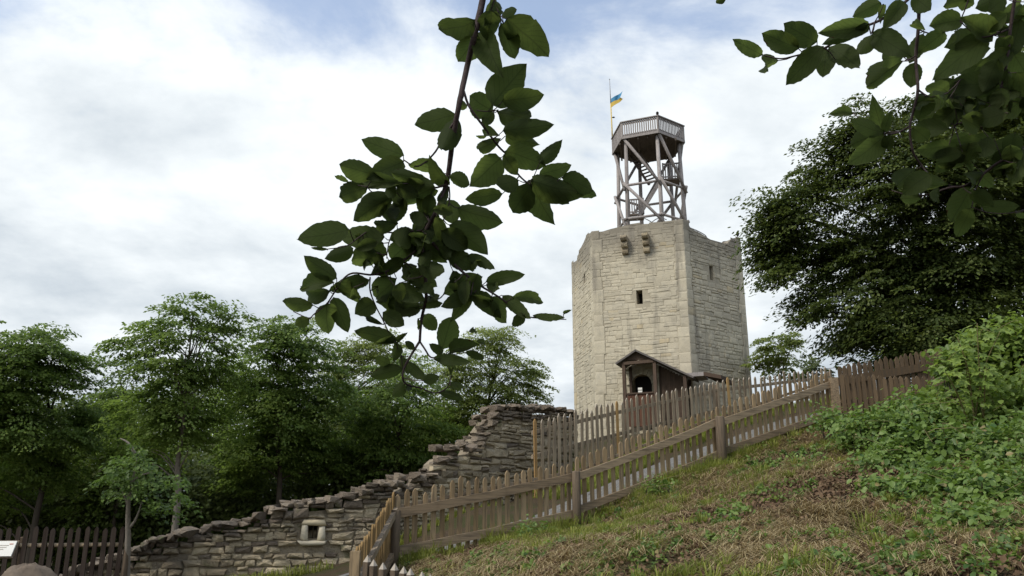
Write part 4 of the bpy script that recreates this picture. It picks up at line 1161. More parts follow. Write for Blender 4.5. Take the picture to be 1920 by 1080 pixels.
GW = 'woodland trees beyond the old wall'
px_tree('beech_tree', 'broad leafy tree filling the left edge behind the dark fence', 33, (60, 1010),
        [(-40, 700, 120, 100), (60, 660, 90, 60), (110, 690, 70, 62), (30, 780, 150, 90), (100, 860, 90, 70), (-30, 900, 120, 80), (150, 800, 50, 60)], L_WOOD, M_BARK_DARK, 101, 1.15, trunk_w=16, group=GW)
px_tree('beech_tree', 'tallest woodland tree with airy crown and pale bare trunk above the wall', 31, (326, 1005),
        [(360, 600, 72, 58), (430, 610, 52, 45), (290, 625, 55, 40), (250, 650, 50, 42), (340, 680, 110, 62), (420, 690, 70, 60), (300, 760, 120, 70), (380, 790, 90, 60), (280, 840, 80, 40)],
        L_WOOD, M_BARK, 102, .72, trunk_w=14, trunk=((334, 930), (333, 870), (345, 790), (352, 700)), group=GW, limbs=44)
px_tree('beech_tree', 'dense mid-green tree right of the tallest woodland tree', 35, (520, 960),
        [(525, 630, 60, 45), (560, 660, 80, 60), (480, 720, 90, 70), (580, 750, 100, 80), (500, 820, 110, 80), (600, 850, 90, 70), (440, 880, 70, 60)], L_WOOD, M_BARK_DARK, 103, 1.1, trunk_w=13, trunk=((525, 900), (520, 830)), group=GW)
px_tree('ash_tree', 'pale yellow-green feathery tree behind the hanging branch', 46, (690, 940),
        [(560, 615, 40, 32), (680, 650, 55, 38), (720, 640, 50, 36), (640, 690, 60, 50), (740, 700, 80, 60), (690, 770, 90, 70)], L_WOOD_B, M_BARK, 104, .8, .14, 10, group=GW, limbs=40)
px_tree('beech_tree', 'shadowed tree behind the middle of the stepped wall', 37, (740, 900),
        [(760, 720, 70, 60), (690, 790, 90, 70), (800, 800, 80, 60), (740, 860, 110, 60), (640, 870, 80, 60)], L_WOOD, M_BARK_DARK, 105, .95, trunk_w=11, group=GW, trunk=((745, 860), (750, 800)))
px_tree('ash_tree', 'spreading feathery tree just left of the stone keep', 40, (900, 880),
        [(900, 640, 62, 30), (945, 635, 35, 26), (850, 690, 70, 42), (940, 690, 66, 45), (985, 700, 40, 36), (900, 750, 100, 50), (1000, 735, 34, 26), (960, 760, 50, 36), (840, 800, 90, 60)], L_WOOD_B, M_BARK_DARK, 106, 1.05, .13, 11, group=GW, limbs=48)
px_tree('beech_tree', 'dim understorey tree between the leafy edge tree and the tallest one', 36, (210, 1000),
        [(215, 680, 45, 45), (200, 760, 50, 55), (220, 850, 80, 70), (180, 920, 90, 60), (260, 900, 60, 50)], L_WOOD, M_BARK_DARK, 107, .8, trunk_w=9, group=GW)
# dark wood behind them all, one mass
def woods():
    rng = np.random.default_rng(55); n = 6200
    x = rng.uniform(-420, 1010, n); s = rng.uniform(41, 60, n)
    ytop = np.interp(x, [-420, 0, 150, 350, 600, 800, 950, 1010], [640, 690, 745, 690, 720, 760, 790, 820])
    y = ytop + (1045 - ytop) * rng.random(n) ** .7; s = np.where((y > 850) & (rng.random(n) < .6), rng.uniform(36.5, 42, n), s)
    c = np.array([list(P(a_, b_, q)) for a_, b_, q in zip(x, y, s)])
    out = unit(rng.normal(size=(n, 3)) + np.array([0, -1, .3]))
    p, lg, nr_, reps = sprays(c, out, rng.uniform(1.1, 2.0, n), 46, rng, .2)
    me = leaves_mesh('distant_woods', p, lg, nr_, .26 * rng.uniform(.7, 1.3, len(p)), L_BEECH, (rng.random(n)[reps] * .4 + rng.random(len(p)) * .3))
    tag(link('distant_woods', me), 'dark mass of woodland behind the nearer trees', None, None, 'stuff')
woods()
# big beech on the right
px_tree('beech_tree', 'huge dark beech towering over the fence right of the keep', 26, (1790, 700),
        [(1605, 235, 45, 62), (1585, 290, 55, 70), (1690, 225, 40, 50), (1700, 280, 60, 70), (1445, 400, 42, 60), (1440, 470, 42, 70), (1465, 525, 40, 36), (1520, 560, 50, 40), (1530, 340, 75, 70), (1640, 360, 110, 100), (1480, 420, 66, 80), (1560, 480, 120, 90), (1780, 330, 120, 130), (1900, 260, 110, 190), (1700, 500, 140, 110),
         (1620, 590, 110, 70), (1850, 520, 140, 140), (1980, 400, 120, 220), (1720, 620, 130, 60), (1700, 665, 120, 40), (1790, 640, 110, 60), (1900, 640, 120, 60), (1460, 490, 36, 44), (1590, 640, 50, 36)], L_BEECH, M_BARK_DARK, 201, 1.95, .13, 40, .75, rad=(.40, .95), limbs=60, npl=100, over=-.6)
px_tree('maple_tree', 'small yellow-green tree on the hilltop between keep and big beech', 44, (1458, 740),
        [(1455, 650, 44, 26), (1490, 640, 30, 18), (1430, 680, 34, 26), (1480, 685, 46, 26)], L_WOOD_B, M_BARK, 202, .9, .15, 7, rad=(.35, .65), limbs=24, over=.4)
px_tree('shrub', 'dark twiggy shrub behind the pale end of the front fence', 30, (1535, 720),
        [(1530, 680, 20, 26), (1550, 700, 30, 20), (1505, 705, 26, 16)], L_BEECH, M_BARK_DARK, 203, 1.0, .10, 4, rad=(.2, .4), limbs=16, cat='shrub', over=.2)
# slender tree at the end of the dark fence
sb = P(239, 1080, 13.15); sb = Vector((sb.x, sb.y, gz1(sb.x, sb.y)))
sap = thing('slender_tree', 'slender pale-barked young tree at the end of the dark fence', 'tree', sb)
m = MB()
stp = [sb - V3(.2)] + [P(x, y, 13.15) for x, y in ((237, 1080), (239, 1040), (240, 1000), (240, 960), (242, 930), (248, 900), (254, 880), (256, 860))]
m.tube(catmull(stp, 3), [.062 - .052 * (i / 24) for i in range(25)], 9, wob=.08)
for br in (((242, 990), (252, 978), (260, 960), (266, 940)), ((246, 905), (262, 893), (285, 885)), ((241, 950), (232, 925), (215, 900)), ((253, 850), (240, 830), (225, 822))):
    q = catmull([P(x, y, 13.15) for x, y in br], 3); m.tube(q, [.03 - .022 * (i / (len(q) - 1)) for i in range(len(q))], 6, caps=False)
m.build('trunk', M_BARK, sap, sb, smooth=True)
rng = np.random.default_rng(5)
cc = [(285, 890), (310, 905), (335, 900), (280, 930), (305, 945), (340, 930), (322, 955), (285, 955), (215, 885), (195, 900), (230, 905), (270, 905), (350, 945), (205, 930), (225, 860), (250, 845), (250, 870), (245, 900), (262, 880), (240, 885), (255, 915), (235, 925), (225, 895), (265, 860)]
c = np.array([list(P(x + rng.normal(0, 6), y + rng.normal(0, 5), 13.15 + rng.normal(0, .35))) for x, y in cc for _ in range(3)])
out = unit(c - np.array([[sb.x, sb.y, 3.0]])); p, lg, nr_, reps = sprays(c, out, rng.uniform(.14, .28, len(c)), 26, rng, .14)
link('crown', leaves_mesh('crown', p - np.array(list(sb)), lg, nr_, .075 * rng.uniform(.7, 1.2, len(p)), L_SAP, rng.random(len(p)), six=True), sap, Matrix.Translation(sb))

# --- shrubs on the bank
def shrub(name, label, cat, lobes_px, mat, lsize, nper, seed, stems=5, up=.5):
    """leafy shrub: lobes (cx, cy, rx, ry, s); leaves sit on the lobes' outer shells and look outward and up"""
    rng = np.random.default_rng(seed); random.seed(seed); P_, L_, N_, T_, S_ = [], [], [], [], []
    cs = []
    for (cx, cy, rx, ry, s) in lobes_px:
        k = s / F; c = np.array(list(P(cx, cy, s))); R = np.array([rx * k, max(rx, ry) * k * .8, ry * k]); cs.append((Vector(c), R))
        n = int(2.4 * nper * (rx * ry) / 1000.0)
        # leaf clumps on the shell
        nc = max(6, n // 14); d = unit(rng.normal(size=(nc, 3))); d[:, 2] = np.where(d[:, 2] < -.2, -d[:, 2], d[:, 2])
        bump = .55 + .85 * vnoise(d[:, 0] * 3.4 + seed, d[:, 1] * 3.4 + cx, d[:, 2] * 3.4)
        cc_ = c + d * R * (bump * rng.uniform(.62, 1.05, nc))[:, None]
        reps = np.repeat(np.arange(nc), 14)
        p = cc_[reps] + rng.normal(0, 1, (len(reps), 3)) * lsize * np.array([1.5, 1.5, 1.1])
        nr_ = unit(d[reps] * .7 + np.array([0, -.15, up + .2]) + rng.normal(0, .55, p.shape))
        lg = unit(np.cross(nr_, rng.normal(size=p.shape))); lg[:, 2] -= .3
        P_.append(p); L_.append(lg); N_.append(nr_); S_.append(rng.uniform(.6, 1.45, nc)[reps]); T_.append((rng.random(nc)[reps] * .5 + rng.random(len(p)) * .49))
    p = np.concatenate(P_); lg = np.concatenate(L_); nr_ = np.concatenate(N_); ti = np.concatenate(T_)
    c0 = cs[0][0]; base = Vector((c0.x, c0.y, gz1(c0.x, c0.y)))
    t = thing(name, label, cat, base)
    link('foliage', leaves_mesh('foliage', p - np.array(list(base)), lg, nr_, lsize * np.concatenate(S_) * rng.uniform(.7, 1.2, len(p)), mat, ti, wr=.66, six=True), t, Matrix.Translation(base))
    m = MB()
    for c, R in cs:
        for j in range(stems):
            q = c + Vector((random.uniform(-.7, .7) * R[0], random.uniform(-.7, .7) * R[1], random.uniform(.1, .8) * R[2]))
            b = Vector((c.x + (q.x - c.x) * .3, c.y + (q.y - c.y) * .3, gz1(c.x, c.y) - .1))
            m.tube(catmull([b, b.lerp(q, .5) + Vector((random.uniform(-.08, .08), random.uniform(-.08, .08), .05)), q], 3), [.012 - .008 * i / 6 for i in range(7)], 5, caps=False)
        for j in range(stems // 2):
            q = c + Vector((random.uniform(-1, 1) * R[0], -R[1] * random.uniform(.3, .9), R[2] * random.uniform(.5, 1.05))); e = q + Vector((random.uniform(-.5, .5), random.uniform(-.35, .05), random.uniform(-.25, .2)))
            m.tube(catmull([c, q, e], 4), [.006 - .004 * i / 8 for i in range(9)], 4, m=1, caps=False)
    m.build('stem', [M_TWIG, M_CANE], t, base)['kind'] = 'stuff'
    return t
shrub('bramble_bush', 'sprawling bramble thicket covering the bank right of the dry grass', 'bush',
      [(1640, 830, 80, 55, 12.0), (1560, 800, 40, 30, 13.6), (1720, 800, 80, 50, 12.2), (1700, 890, 90, 60, 10.4), (1790, 870, 90, 70, 10.2), (1780, 950, 100, 60, 8.8), (1870, 960, 90, 80, 8.2), (1850, 1020, 110, 50, 7.4), (1900, 880, 80, 70, 9.6), (1660, 940, 50, 35, 9.2), (2000, 930, 90, 80, 8.8), (2010, 840, 90, 70, 10.0)],
      L_SHRUB, .072, 190, 301, 6)
shrub('hazel_bush', 'tall yellow-green bush swallowing the right end of the upper fence', 'bush',
      [(1815, 745, 50, 50, 12.6), (1840, 672, 46, 46, 12.5), (1900, 655, 55, 55, 12.4), (1790, 700, 30, 34, 12.5), (1870, 715, 60, 60, 12.4), (1930, 680, 60, 60, 12.4), (1780, 790, 55, 40, 12.3), (1880, 800, 80, 55, 11.6), (1945, 770, 60, 80, 11.4), (2030, 720, 80, 80, 11.8), (1735, 755, 36, 22, 13.0)],
      L_SHRUB_B, .085, 170, 302, 6)
# --- maple sapling with large leaves, each leaf its own
def maple_leaf_mesh(k):
    rr = random.Random(k); pts = []
    spec = [(-90, .05), (-62, .34), (-40, .30), (-12, .62), (8, .36), (30, .46), (48, .72), (62, .50), (76, .56), (90, 1.0), (104, .56), (118, .50), (132, .72), (150, .46), (172, .36), (192, .62), (220, .30), (242, .34)]
    vs = [(0, 0, 0)]
    for a_, r in spec:
        r *= rr.uniform(.9, 1.08); t = math.radians(a_ + rr.uniform(-3, 3)); x, y = math.cos(t) * r * .62, math.sin(t) * r * .62 + .1
        vs.append((x, y, -.22 * (x * x + y * y) + .06 * abs(x) + rr.uniform(-.02, .02)))
    n_ = len(spec)
    return mesh('leaf', vs, [(0, 1 + i, 1 + (i + 1) % n_) for i in range(n_)], L_MAPLE, smooth=True)
ML = [maple_leaf_mesh(k) for k in range(5)]
mb_ = P(1835, 760, 11.6); mb_ = Vector((mb_.x, mb_.y, gz1(mb_.x, mb_.y)))
ms = thing('maple_sapling', 'bright green maple sapling with broad lobed leaves above the bushes', 'sapling', mb_)
rs = random.Random(12)
for tops_ in ((1832, 606), (1795, 632), (1875, 622), (1768, 690), (1850, 690), (1810, 668)):
    tpz_ = P(tops_[0], tops_[1], 11.2 + rs.uniform(-.4, .3)); b = mb_ + Vector((rs.uniform(-.15, .15), rs.uniform(-.15, .15), 0))
    cv = catmull([b, b.lerp(tpz_, .55) + Vector((rs.uniform(-.08, .08), rs.uniform(-.1, .1), .1)), tpz_], 6)
    MB().tube(cv, [.014 - .010 * i / (len(cv) - 1) for i in range(len(cv))], 6).build('stem', M_CANE, ms, smooth=True)
    for i in range(22):
        t = 1 - (i / 22) * .66; q = cv[min(len(cv) - 1, int(t * (len(cv) - 1)))]
        an = i * 2.4 + rs.random(); d = Vector((math.cos(an), math.sin(an), .15 + .5 * (t > .93)))
        c = q + d * rs.uniform(.06, .27)
        up_ = Vector((d.x * .4, d.y * .4 - .35, 1)).normalized(); y_ = (Vector((d.x, d.y, -.35)) - up_ * Vector((d.x, d.y, -.35)).dot(up_)).normalized(); x_ = y_.cross(up_)
        sz = rs.uniform(.15, .25) * (1 if t < .93 else .75)
        M = Matrix(((x_.x * sz, y_.x * sz, up_.x * sz, c.x), (x_.y * sz, y_.y * sz, up_.y * sz, c.y), (x_.z * sz, y_.z * sz, up_.z * sz, c.z), (0, 0, 0, 1)))
        link('leaf', ML[rs.randrange(5)], ms, M)
# --- single leafy weeds on the bank
for (x, y, s, r, lab) in ((1385, 985, 9.4, 38, 'grey-green thistle-like weed alone in the grass below the middle fence post'), (1000, 1010, 11.3, 34, 'leafy nettle clump under the first long fence bay'),
                          (1230, 915, 12.6, 26, 'low leafy weed at the fence foot left of the middle post'), (1120, 1040, 9.6, 26, 'small leafy weed low on the bank below the corner bay'), (1310, 1070, 7.6, 30, 'broad-leaved weed at the bottom of the dry bank')):
    shrub('weed', lab, 'weed', [(x, y, r, r * .65, s), (x + r * .6, y + 5, r * .6, r * .45, s - .1)], L_SHRUB, .055, 150, int(x), 4)

# --- ground cover
def bank_points(n, rng):
    """points on the near bank, roughly where the photo shows it"""
    n = int(n * 1.45); x = rng.uniform(-1.9, 10.5, n * 3); y = rng.uniform(4.2, 18.5, n * 3)
    fl_y = np.interp(x, [F_base[0].x, F_base[1].x, F_base[2].x, F_base[3].x, 7.5, 10.5], [F_base[0].y, F_base[1].y, F_base[2].y, F_base[3].y, 16, 18])
    ok = (y < fl_y + .35) & (y > 6.9 - .35 * x + np.where(x < 0.2, 1.2, 0)) & (x > -1.75)
    x, y = x[ok][:n], y[ok][:n]
    return x, y
def gzb(x, y):
    inb = np.clip(1.3 - np.abs(x - 3) / 9, 0, 1) * np.clip(1.4 - np.abs(y - 10) / 9, 0, 1)
    return gz(x, y) + inb * (fbm(x * 1.4, y * 1.4, 4) - .47) * .16
def blades(name, label, x, y, hgt, lean, mat, rng, width=.006, kinds='stuff'):
    n = len(x); z = gzb(x, y) - .01; b = np.c_[x, y, z]
    an = rng.random(n) * 2 * np.pi; d = np.c_[np.cos(an), np.sin(an), 0 * an]; sd_ = np.c_[-np.sin(an), np.cos(an), 0 * an]
    # turn the flat of the blade roughly at random
    w = (width * rng.uniform(.6, 1.4, n))[:, None]; h = hgt[:, None]; ln = lean[:, None]
    m1 = b + d * h * ln * .35 + np.array([0, 0, 1]) * h * .6; tp2 = b + d * h * ln + np.array([0, 0, 1]) * h * (1 - .45 * np.minimum(ln, 1.6))
    Vv = np.stack([b - sd_ * w, b + sd_ * w, m1 + sd_ * w * .8, m1 - sd_ * w * .8, tp2 + sd_ * w * .12, tp2 - sd_ * w * .12], 1).reshape(-1, 3)
    k = np.arange(n)[:, None] * 6; Qd = np.concatenate([k + np.array([[0, 1, 2, 3]]), k + np.array([[3, 2, 4, 5]])], 0)
    tag(link(name, np_mesh(name, Vv, Qd, mat, np.repeat(rng.random(n), 6))), label, None, None, kinds)
def tuft_blades(name, label, cx, cy, per, rad, hgt, mat, rng, width, lean=(.3, 1.3), wind=None):
    """clumps of blades that fan out from their own centres"""
    n = len(cx); reps = np.repeat(np.arange(n), per); m_ = len(reps)
    an = rng.random(m_) * 2 * np.pi; r = np.sqrt(rng.random(m_)) * rad[reps]
    x = cx[reps] + np.cos(an) * r; y = cy[reps] + np.sin(an) * r; z = gzb(x, y) - .01
    if wind is not None: an = wind[reps] + rng.normal(0, .5, m_)
    d = np.c_[np.cos(an), np.sin(an), 0 * an]; sd_ = np.c_[-np.sin(an), np.cos(an), 0 * an]
    b = np.c_[x, y, z]; w = (width * rng.uniform(.6, 1.4, m_))[:, None]; h = (hgt[reps] * rng.uniform(.55, 1.15, m_))[:, None]
    ln = (rng.uniform(lean[0], lean[1], m_) * (.35 + .65 * r / np.maximum(rad[reps], 1e-6)))[:, None]
    m1 = b + d * h * ln * .35 + np.array([0, 0, 1]) * h * .6; tp2 = b + d * h * ln + np.array([0, 0, 1]) * h * (1 - .45 * np.minimum(ln, 1.7))
    Vv = np.stack([b - sd_ * w, b + sd_ * w, m1 + sd_ * w * .8, m1 - sd_ * w * .8, tp2 + sd_ * w * .12, tp2 - sd_ * w * .12], 1).reshape(-1, 3)
    k = np.arange(m_)[:, None] * 6; Qd = np.concatenate([k + np.array([[0, 1, 2, 3]]), k + np.array([[3, 2, 4, 5]])], 0)
    ti = (rng.random(n)[reps] * .7 + rng.random(m_) * .29)
    tag(link(name, np_mesh(name, Vv, Qd, mat, np.repeat(ti, 6))), label, None, None, 'stuff')
rng = np.random.default_rng(91)
x, y = bank_points(9000, rng)
gm = fbm(x * .95 + 4, y * .95, 4); edge = np.interp(x, [F_base[0].x, F_base[1].x, F_base[2].x, F_base[3].x], [F_base[0].y, F_base[1].y, F_base[2].y, F_base[3].y]) - y
prob = np.clip((gm - .41) * 5.5, 0.02, 1) * np.where(edge < .9, 1.5, .85) * np.where((x > 2.4) & (edge > 1.2), .30, 1)
ok = rng.random(len(x)) < prob * .46; x, y = x[ok], y[ok]
tuft_blades('grass', 'green grass growing in tufts over the bank', x, y, 46, rng.uniform(.05, .16, len(x)), rng.uniform(.07, .24, len(x)), L_GRASS, rng, .0052)
x, y = bank_points(8000, rng); sm = fbm(x * .9 + 21, y * .9 + 5, 4); ok = rng.random(len(x)) < np.clip((sm - .41) * 5, .05, .85); x, y = x[ok], y[ok]
tuft_blades('dry_grass', 'straw-coloured dead grass lying on the bank', x, y, 26, rng.uniform(.05, .2, len(x)), rng.uniform(.08, .2, len(x)), L_STRAW, rng, .0042, (1.0, 2.3), rng.uniform(3.2, 6.2, len(x)))
def leaf_clumps(name, label, n, per, size, mat, thr, seed, off, rad=(.05, .16), hgt=(.03, .16), rightw=0.0):
    rng = np.random.default_rng(seed); x, y = bank_points(n, rng); m_ = fbm(x * .9 + off, y * .9 + off * .7, 4) + rightw * np.clip((x - 1.5) / 5, 0, 1)
    ok = rng.random(len(x)) < np.clip((m_ - thr) * 6, .04, 1); x, y = x[ok], y[ok]; k = len(x); reps = np.repeat(np.arange(k), per)
    R = rng.uniform(rad[0], rad[1], k)[reps]; H = rng.uniform(hgt[0], hgt[1], k)[reps]; an = rng.random(len(reps)) * 2 * np.pi; r = np.sqrt(rng.random(len(reps)))
    px__ = x[reps] + np.cos(an) * r * R; py__ = y[reps] + np.sin(an) * r * R; p = np.c_[px__, py__, gzb(px__, py__) + H * (1 - r ** 2) * rng.uniform(.5, 1, len(reps)) + .01]
    out = np.c_[np.cos(an) * r, np.sin(an) * r, 0 * an]; nr_ = unit(np.array([0, -.1, .9]) + out * .8 + rng.normal(0, .35, p.shape)); lg = out + rng.normal(0, .5, p.shape) - np.array([0, 0, .3])
    tag(link(name, leaves_mesh(name, p, lg, nr_, size * rng.uniform(.55, 1.35, len(p)), mat, rng.random(k)[reps] * .6 + rng.random(len(p)) * .39, wr=.62, six=True)), label, None, None, 'stuff')
def flat_leaves(name, label, n, size, mat, thr, seed, lift=.02, tilt=.5, six=True, fr=.8, off=0.0, rightw=0):
    rng = np.random.default_rng(seed); x, y = bank_points(n, rng); m_ = fbm(x * fr + off, y * fr + off * .7, 4) + rightw * np.clip((x - 1.5) / 5, 0, 1)
    ok = rng.random(len(x)) < np.clip((m_ - thr) * 6, .02, 1); x, y = x[ok], y[ok]
    p = np.c_[x, y, gzb(x, y) + lift * rng.random(len(x)) ** 1.5]
    nr_ = unit(np.array([0, -.25, 1.0]) + rng.normal(0, tilt, p.shape)); lg = np.cross(nr_, rng.normal(size=p.shape))
    tag(link(name, leaves_mesh(name, p, lg, nr_, size * rng.uniform(.5, 1.4, len(p)), mat, rng.random(len(p)), wr=.6, six=six)), label, None, None, 'stuff')
flat_leaves('leaf_litter', 'brown dead leaves and mulch on the bare bank', 90000, .055, L_LITTER, .32, 7, .07, .8, rightw=.12)
leaf_clumps('ground_cover', 'low green creeping leaves on the bank', 2600, 34, .052, L_SHRUB, .44, 17, 9.0, rightw=.10)
leaf_clumps('low_herbs', 'yellow-green clover-like herbs among the grass', 1700, 36, .038, L_SHRUB_B, .47, 27, 33.0)
def fence_foot():
    rng = np.random.default_rng(71); n = 330; t = rng.random(n) * 3; k = np.minimum(t.astype(int), 2); f = t - k
    fb = np.array([list(p) for p in F_base]); p = fb[k] * (1 - f[:, None]) + fb[k + 1] * f[:, None]
    d = fb[k + 1] - fb[k]; nn_ = unit(np.c_[d[:, 1], -d[:, 0], 0 * f]); o = rng.normal(.12, .16, n)
    x, y = p[:, 0] + nn_[:, 0] * o, p[:, 1] + nn_[:, 1] * o; kp = vnoise(x * 1.3, y * 1.3) > .36; x, y = x[kp], y[kp]
    tuft_blades('tall_grass', 'longer grass left standing along the fence foot', x, y, 26, rng.uniform(.04, .12, len(x)), rng.uniform(.12, .36, len(x)), L_GRASS, rng, .005, (.2, .9))
fence_foot()
# verge between path and rear fence, and along the foot of the wall
def verge():
    rng = np.random.default_rng(63); xs, ys = [], []
    for a_, b_ in zip(R_base[:-1], R_base[1:]):
        t = rng.random(9000); p = np.array(list(a_))[None] * (1 - t[:, None]) + np.array(list(b_))[None] * t[:, None]
        nn_ = near_side(a_, b_); o = rng.uniform(-.2, 2.2, 9000); xs.append(p[:, 0] + nn_.x * o); ys.append(p[:, 1] + nn_.y * o)
    for u_ in rng.uniform(3, TOT, 2600):
        p, d, nn_ = wall_pt(float(u_)); o = rng.uniform(.15, .55); xs.append(np.array([p.x + nn_.x * o])); ys.append(np.array([p.y + nn_.y * o]))
    x = np.concatenate(xs); y = np.concatenate(ys); keepm = fbm(x * 1.2 + 2, y * 1.2, 3) > .38; x, y = x[keepm], y[keepm]
    blades('verge_grass', 'rank grass along the path edges and wall foot', x, y, rng.uniform(.08, .3, len(x)), rng.uniform(.2, 1, len(x)), L_GRASS, rng, .008)
verge()

# ------------------------------------------------------------------ hanging beech branches close to the viewer
def beech_leaf_mesh(k):
    rr = random.Random(1000 + k); N = 15; vs = []
    bend = rr.uniform(-.18, .18); cup = rr.uniform(-.05, .38); curl = rr.uniform(-.30, .22)
    mid_, lf_, rt_ = [], [], []
    for i in range(N + 1):
        t = i / N
        w = (math.sin(math.pi * min(1, t ** .86)) ** .62) * .5 * (1 - .22 * max(0, t - .80) / .20) if 0 < t < 1 else 0
        wav = .011 * (1 if i % 2 else -1) + rr.uniform(-.012, .012) if 0 < i < N else 0
        cx = bend * math.sin(math.pi * t) * .35
        z = curl * t * t * 1.2 + .02 * math.sin(t * 9 + k)
        mid_.append((cx, t, z))
        lf_.append((cx - w - wav, t + .012 * (i % 2), z + cup * w + rr.uniform(-.025, .025))); rt_.append((cx + w + wav * rr.uniform(.6, 1.2), t, z + cup * w + rr.uniform(-.025, .025)))
    ml = [((a_[0] + b_[0]) / 2, (a_[1] + b_[1]) / 2 - .02, (a_[2] + b_[2]) / 2 - .012) for a_, b_ in zip(mid_, lf_)]
    mr = [((a_[0] + b_[0]) / 2, (a_[1] + b_[1]) / 2 - .02, (a_[2] + b_[2]) / 2 - .012) for a_, b_ in zip(mid_, rt_)]
    rows = [lf_, ml, mid_, mr, rt_]; vs = [v for r in rows for v in r]; n1_ = N + 1; fs = []
    for r in range(4):
        for i in range(N): fs.append((r * n1_ + i, r * n1_ + i + 1, (r + 1) * n1_ + i + 1, (r + 1) * n1_ + i))
    return mesh('leaf', vs, fs, L_BEECH_NEAR, smooth=True)
BL = [beech_leaf_mesh(k) for k in range(12)]
def put_leaf(parent, bx, by, tx, ty, w, s, rs):
    ex_, ey_ = (tx - bx) * .02, (ty - by) * .02
    a_ = P(bx - ex_, by - ey_, s + rs.uniform(-.05, .05)); b_ = P(tx + ex_, ty + ey_, s + rs.uniform(-.06, .06))
    y_ = b_ - a_; ln = y_.length
    view = (a_ + b_) / 2 - Vector((0, 0, EYE)); view.normalize()
    zz = (-view - y_ * (-view).dot(y_) / y_.dot(y_)).normalized()
    yh = y_.normalized(); rot = Quaternion(yh, rs.uniform(-.45, .45)); zz = rot @ zz; x_ = yh.cross(zz).normalized()
    wd = max(w, 6) * s / F * (1.17 if s < 1.55 else 1.0)
    if rs.random() < .5: x_, zz = -x_, -zz
    M = Matrix(((x_.x * wd, y_.x, zz.x * ln, a_.x), (x_.y * wd, y_.y, zz.y * ln, a_.y), (x_.z * wd, y_.z, zz.z * ln, a_.z), (0, 0, 0, 1)))
    link('leaf', BL[rs.randrange(12)], parent, M)
    return a_
def branch(name, label, s, stems, leaves, seed):
    rs = random.Random(seed)
    root = P(stems[0][0][0][0], stems[0][0][0][1], s)
    t = thing(name, label, 'branch', root)
    allp = []
    for i, (pts, r0, r1) in enumerate(stems):
        ds = [rs.uniform(-.015, .015) for _ in pts]
        cv = catmull([P(x, y, s + d) for (x, y), d in zip(pts, ds)], 5); allp += cv
        nn_ = len(cv)
        MB().tube(cv, [(r0 + (r1 - r0) * j / (nn_ - 1)) * s / F / 2 for j in range(nn_)], 7 if r0 < 6 else 10, wob=.12).build('stem' if i == 0 else 'twig', M_TWIG, t, smooth=True)
    ap = np.array([list(p) for p in allp])
    pet = MB()
    for lf_ in leaves:
        a_ = put_leaf(t, *lf_, s, rs)
        d2 = ((ap - np.array(list(a_))) ** 2).sum(1); q = Vector(ap[int(d2.argmin())])
        if .003 < (q - a_).length < .06:
            pet.tube([q, q.lerp(a_, .5) + Vector((0, 0, -.002)), a_], [.0012, .0009, .0008], 5, caps=False)
    if pet.v:
        o = pet.build('leaf_stalks', M_TWIG, t); o['kind'] = 'stuff'
    return t
C_STEMS = [
    ([(908, -30), (903, 10), (890, 65), (876, 125), (862, 190), (849, 262), (838, 340), (822, 388), (803, 424), (790, 450), (795, 490), (799, 555), (790, 600), (787, 640)], 13, 5),
    ([(787, 640), (772, 664), (758, 690), (755, 708), (763, 721), (790, 728), (815, 737), (838, 727), (846, 704)], 5, 2),
    ([(870, 172), (880, 200), (905, 235), (935, 275), (955, 295), (970, 325), (993, 345), (1022, 353)], 5, 3), ([(893, 207), (915, 209), (934, 206)], 2.5, 1.6),
    ([(850, 232), (830, 262), (812, 290), (783, 312), (757, 300)], 5, 2.5), ([(838, 345), (812, 352), (768, 340), (735, 362), (702, 362), (688, 350)], 4, 2),
    ([(792, 432), (735, 436), (695, 433), (672, 446), (650, 461), (614, 467)], 3.5, 1.6), ([(735, 438), (728, 460), (725, 485)], 2.5, 1.6),
    ([(780, 470), (737, 503), (700, 515), (662, 512), (642, 525), (626, 550), (612, 570), (590, 588), (578, 596), (550, 584)], 4.5, 1.8),
    ([(694, 520), (694, 545), (705, 575), (718, 600), (730, 625), (742, 640), (750, 665), (765, 669)], 3, 1.8),
    ([(810, 455), (835, 480), (870, 512), (900, 535), (940, 560), (980, 590), (1015, 597), (1062, 599)], 6, 1.6),
    ([(787, 640), (797, 655), (808, 670), (826, 668), (833, 662)], 4, 2), ([(930, -10), (918, 25), (897, 56)], 3, 2), ([(928, -10), (934, 22), (945, 46)], 3, 2),
    ([(798, 552), (818, 562), (833, 551)], 2.6, 1.6), ([(842, 350), (843, 375), (835, 405), (815, 440)], 3, 2)]
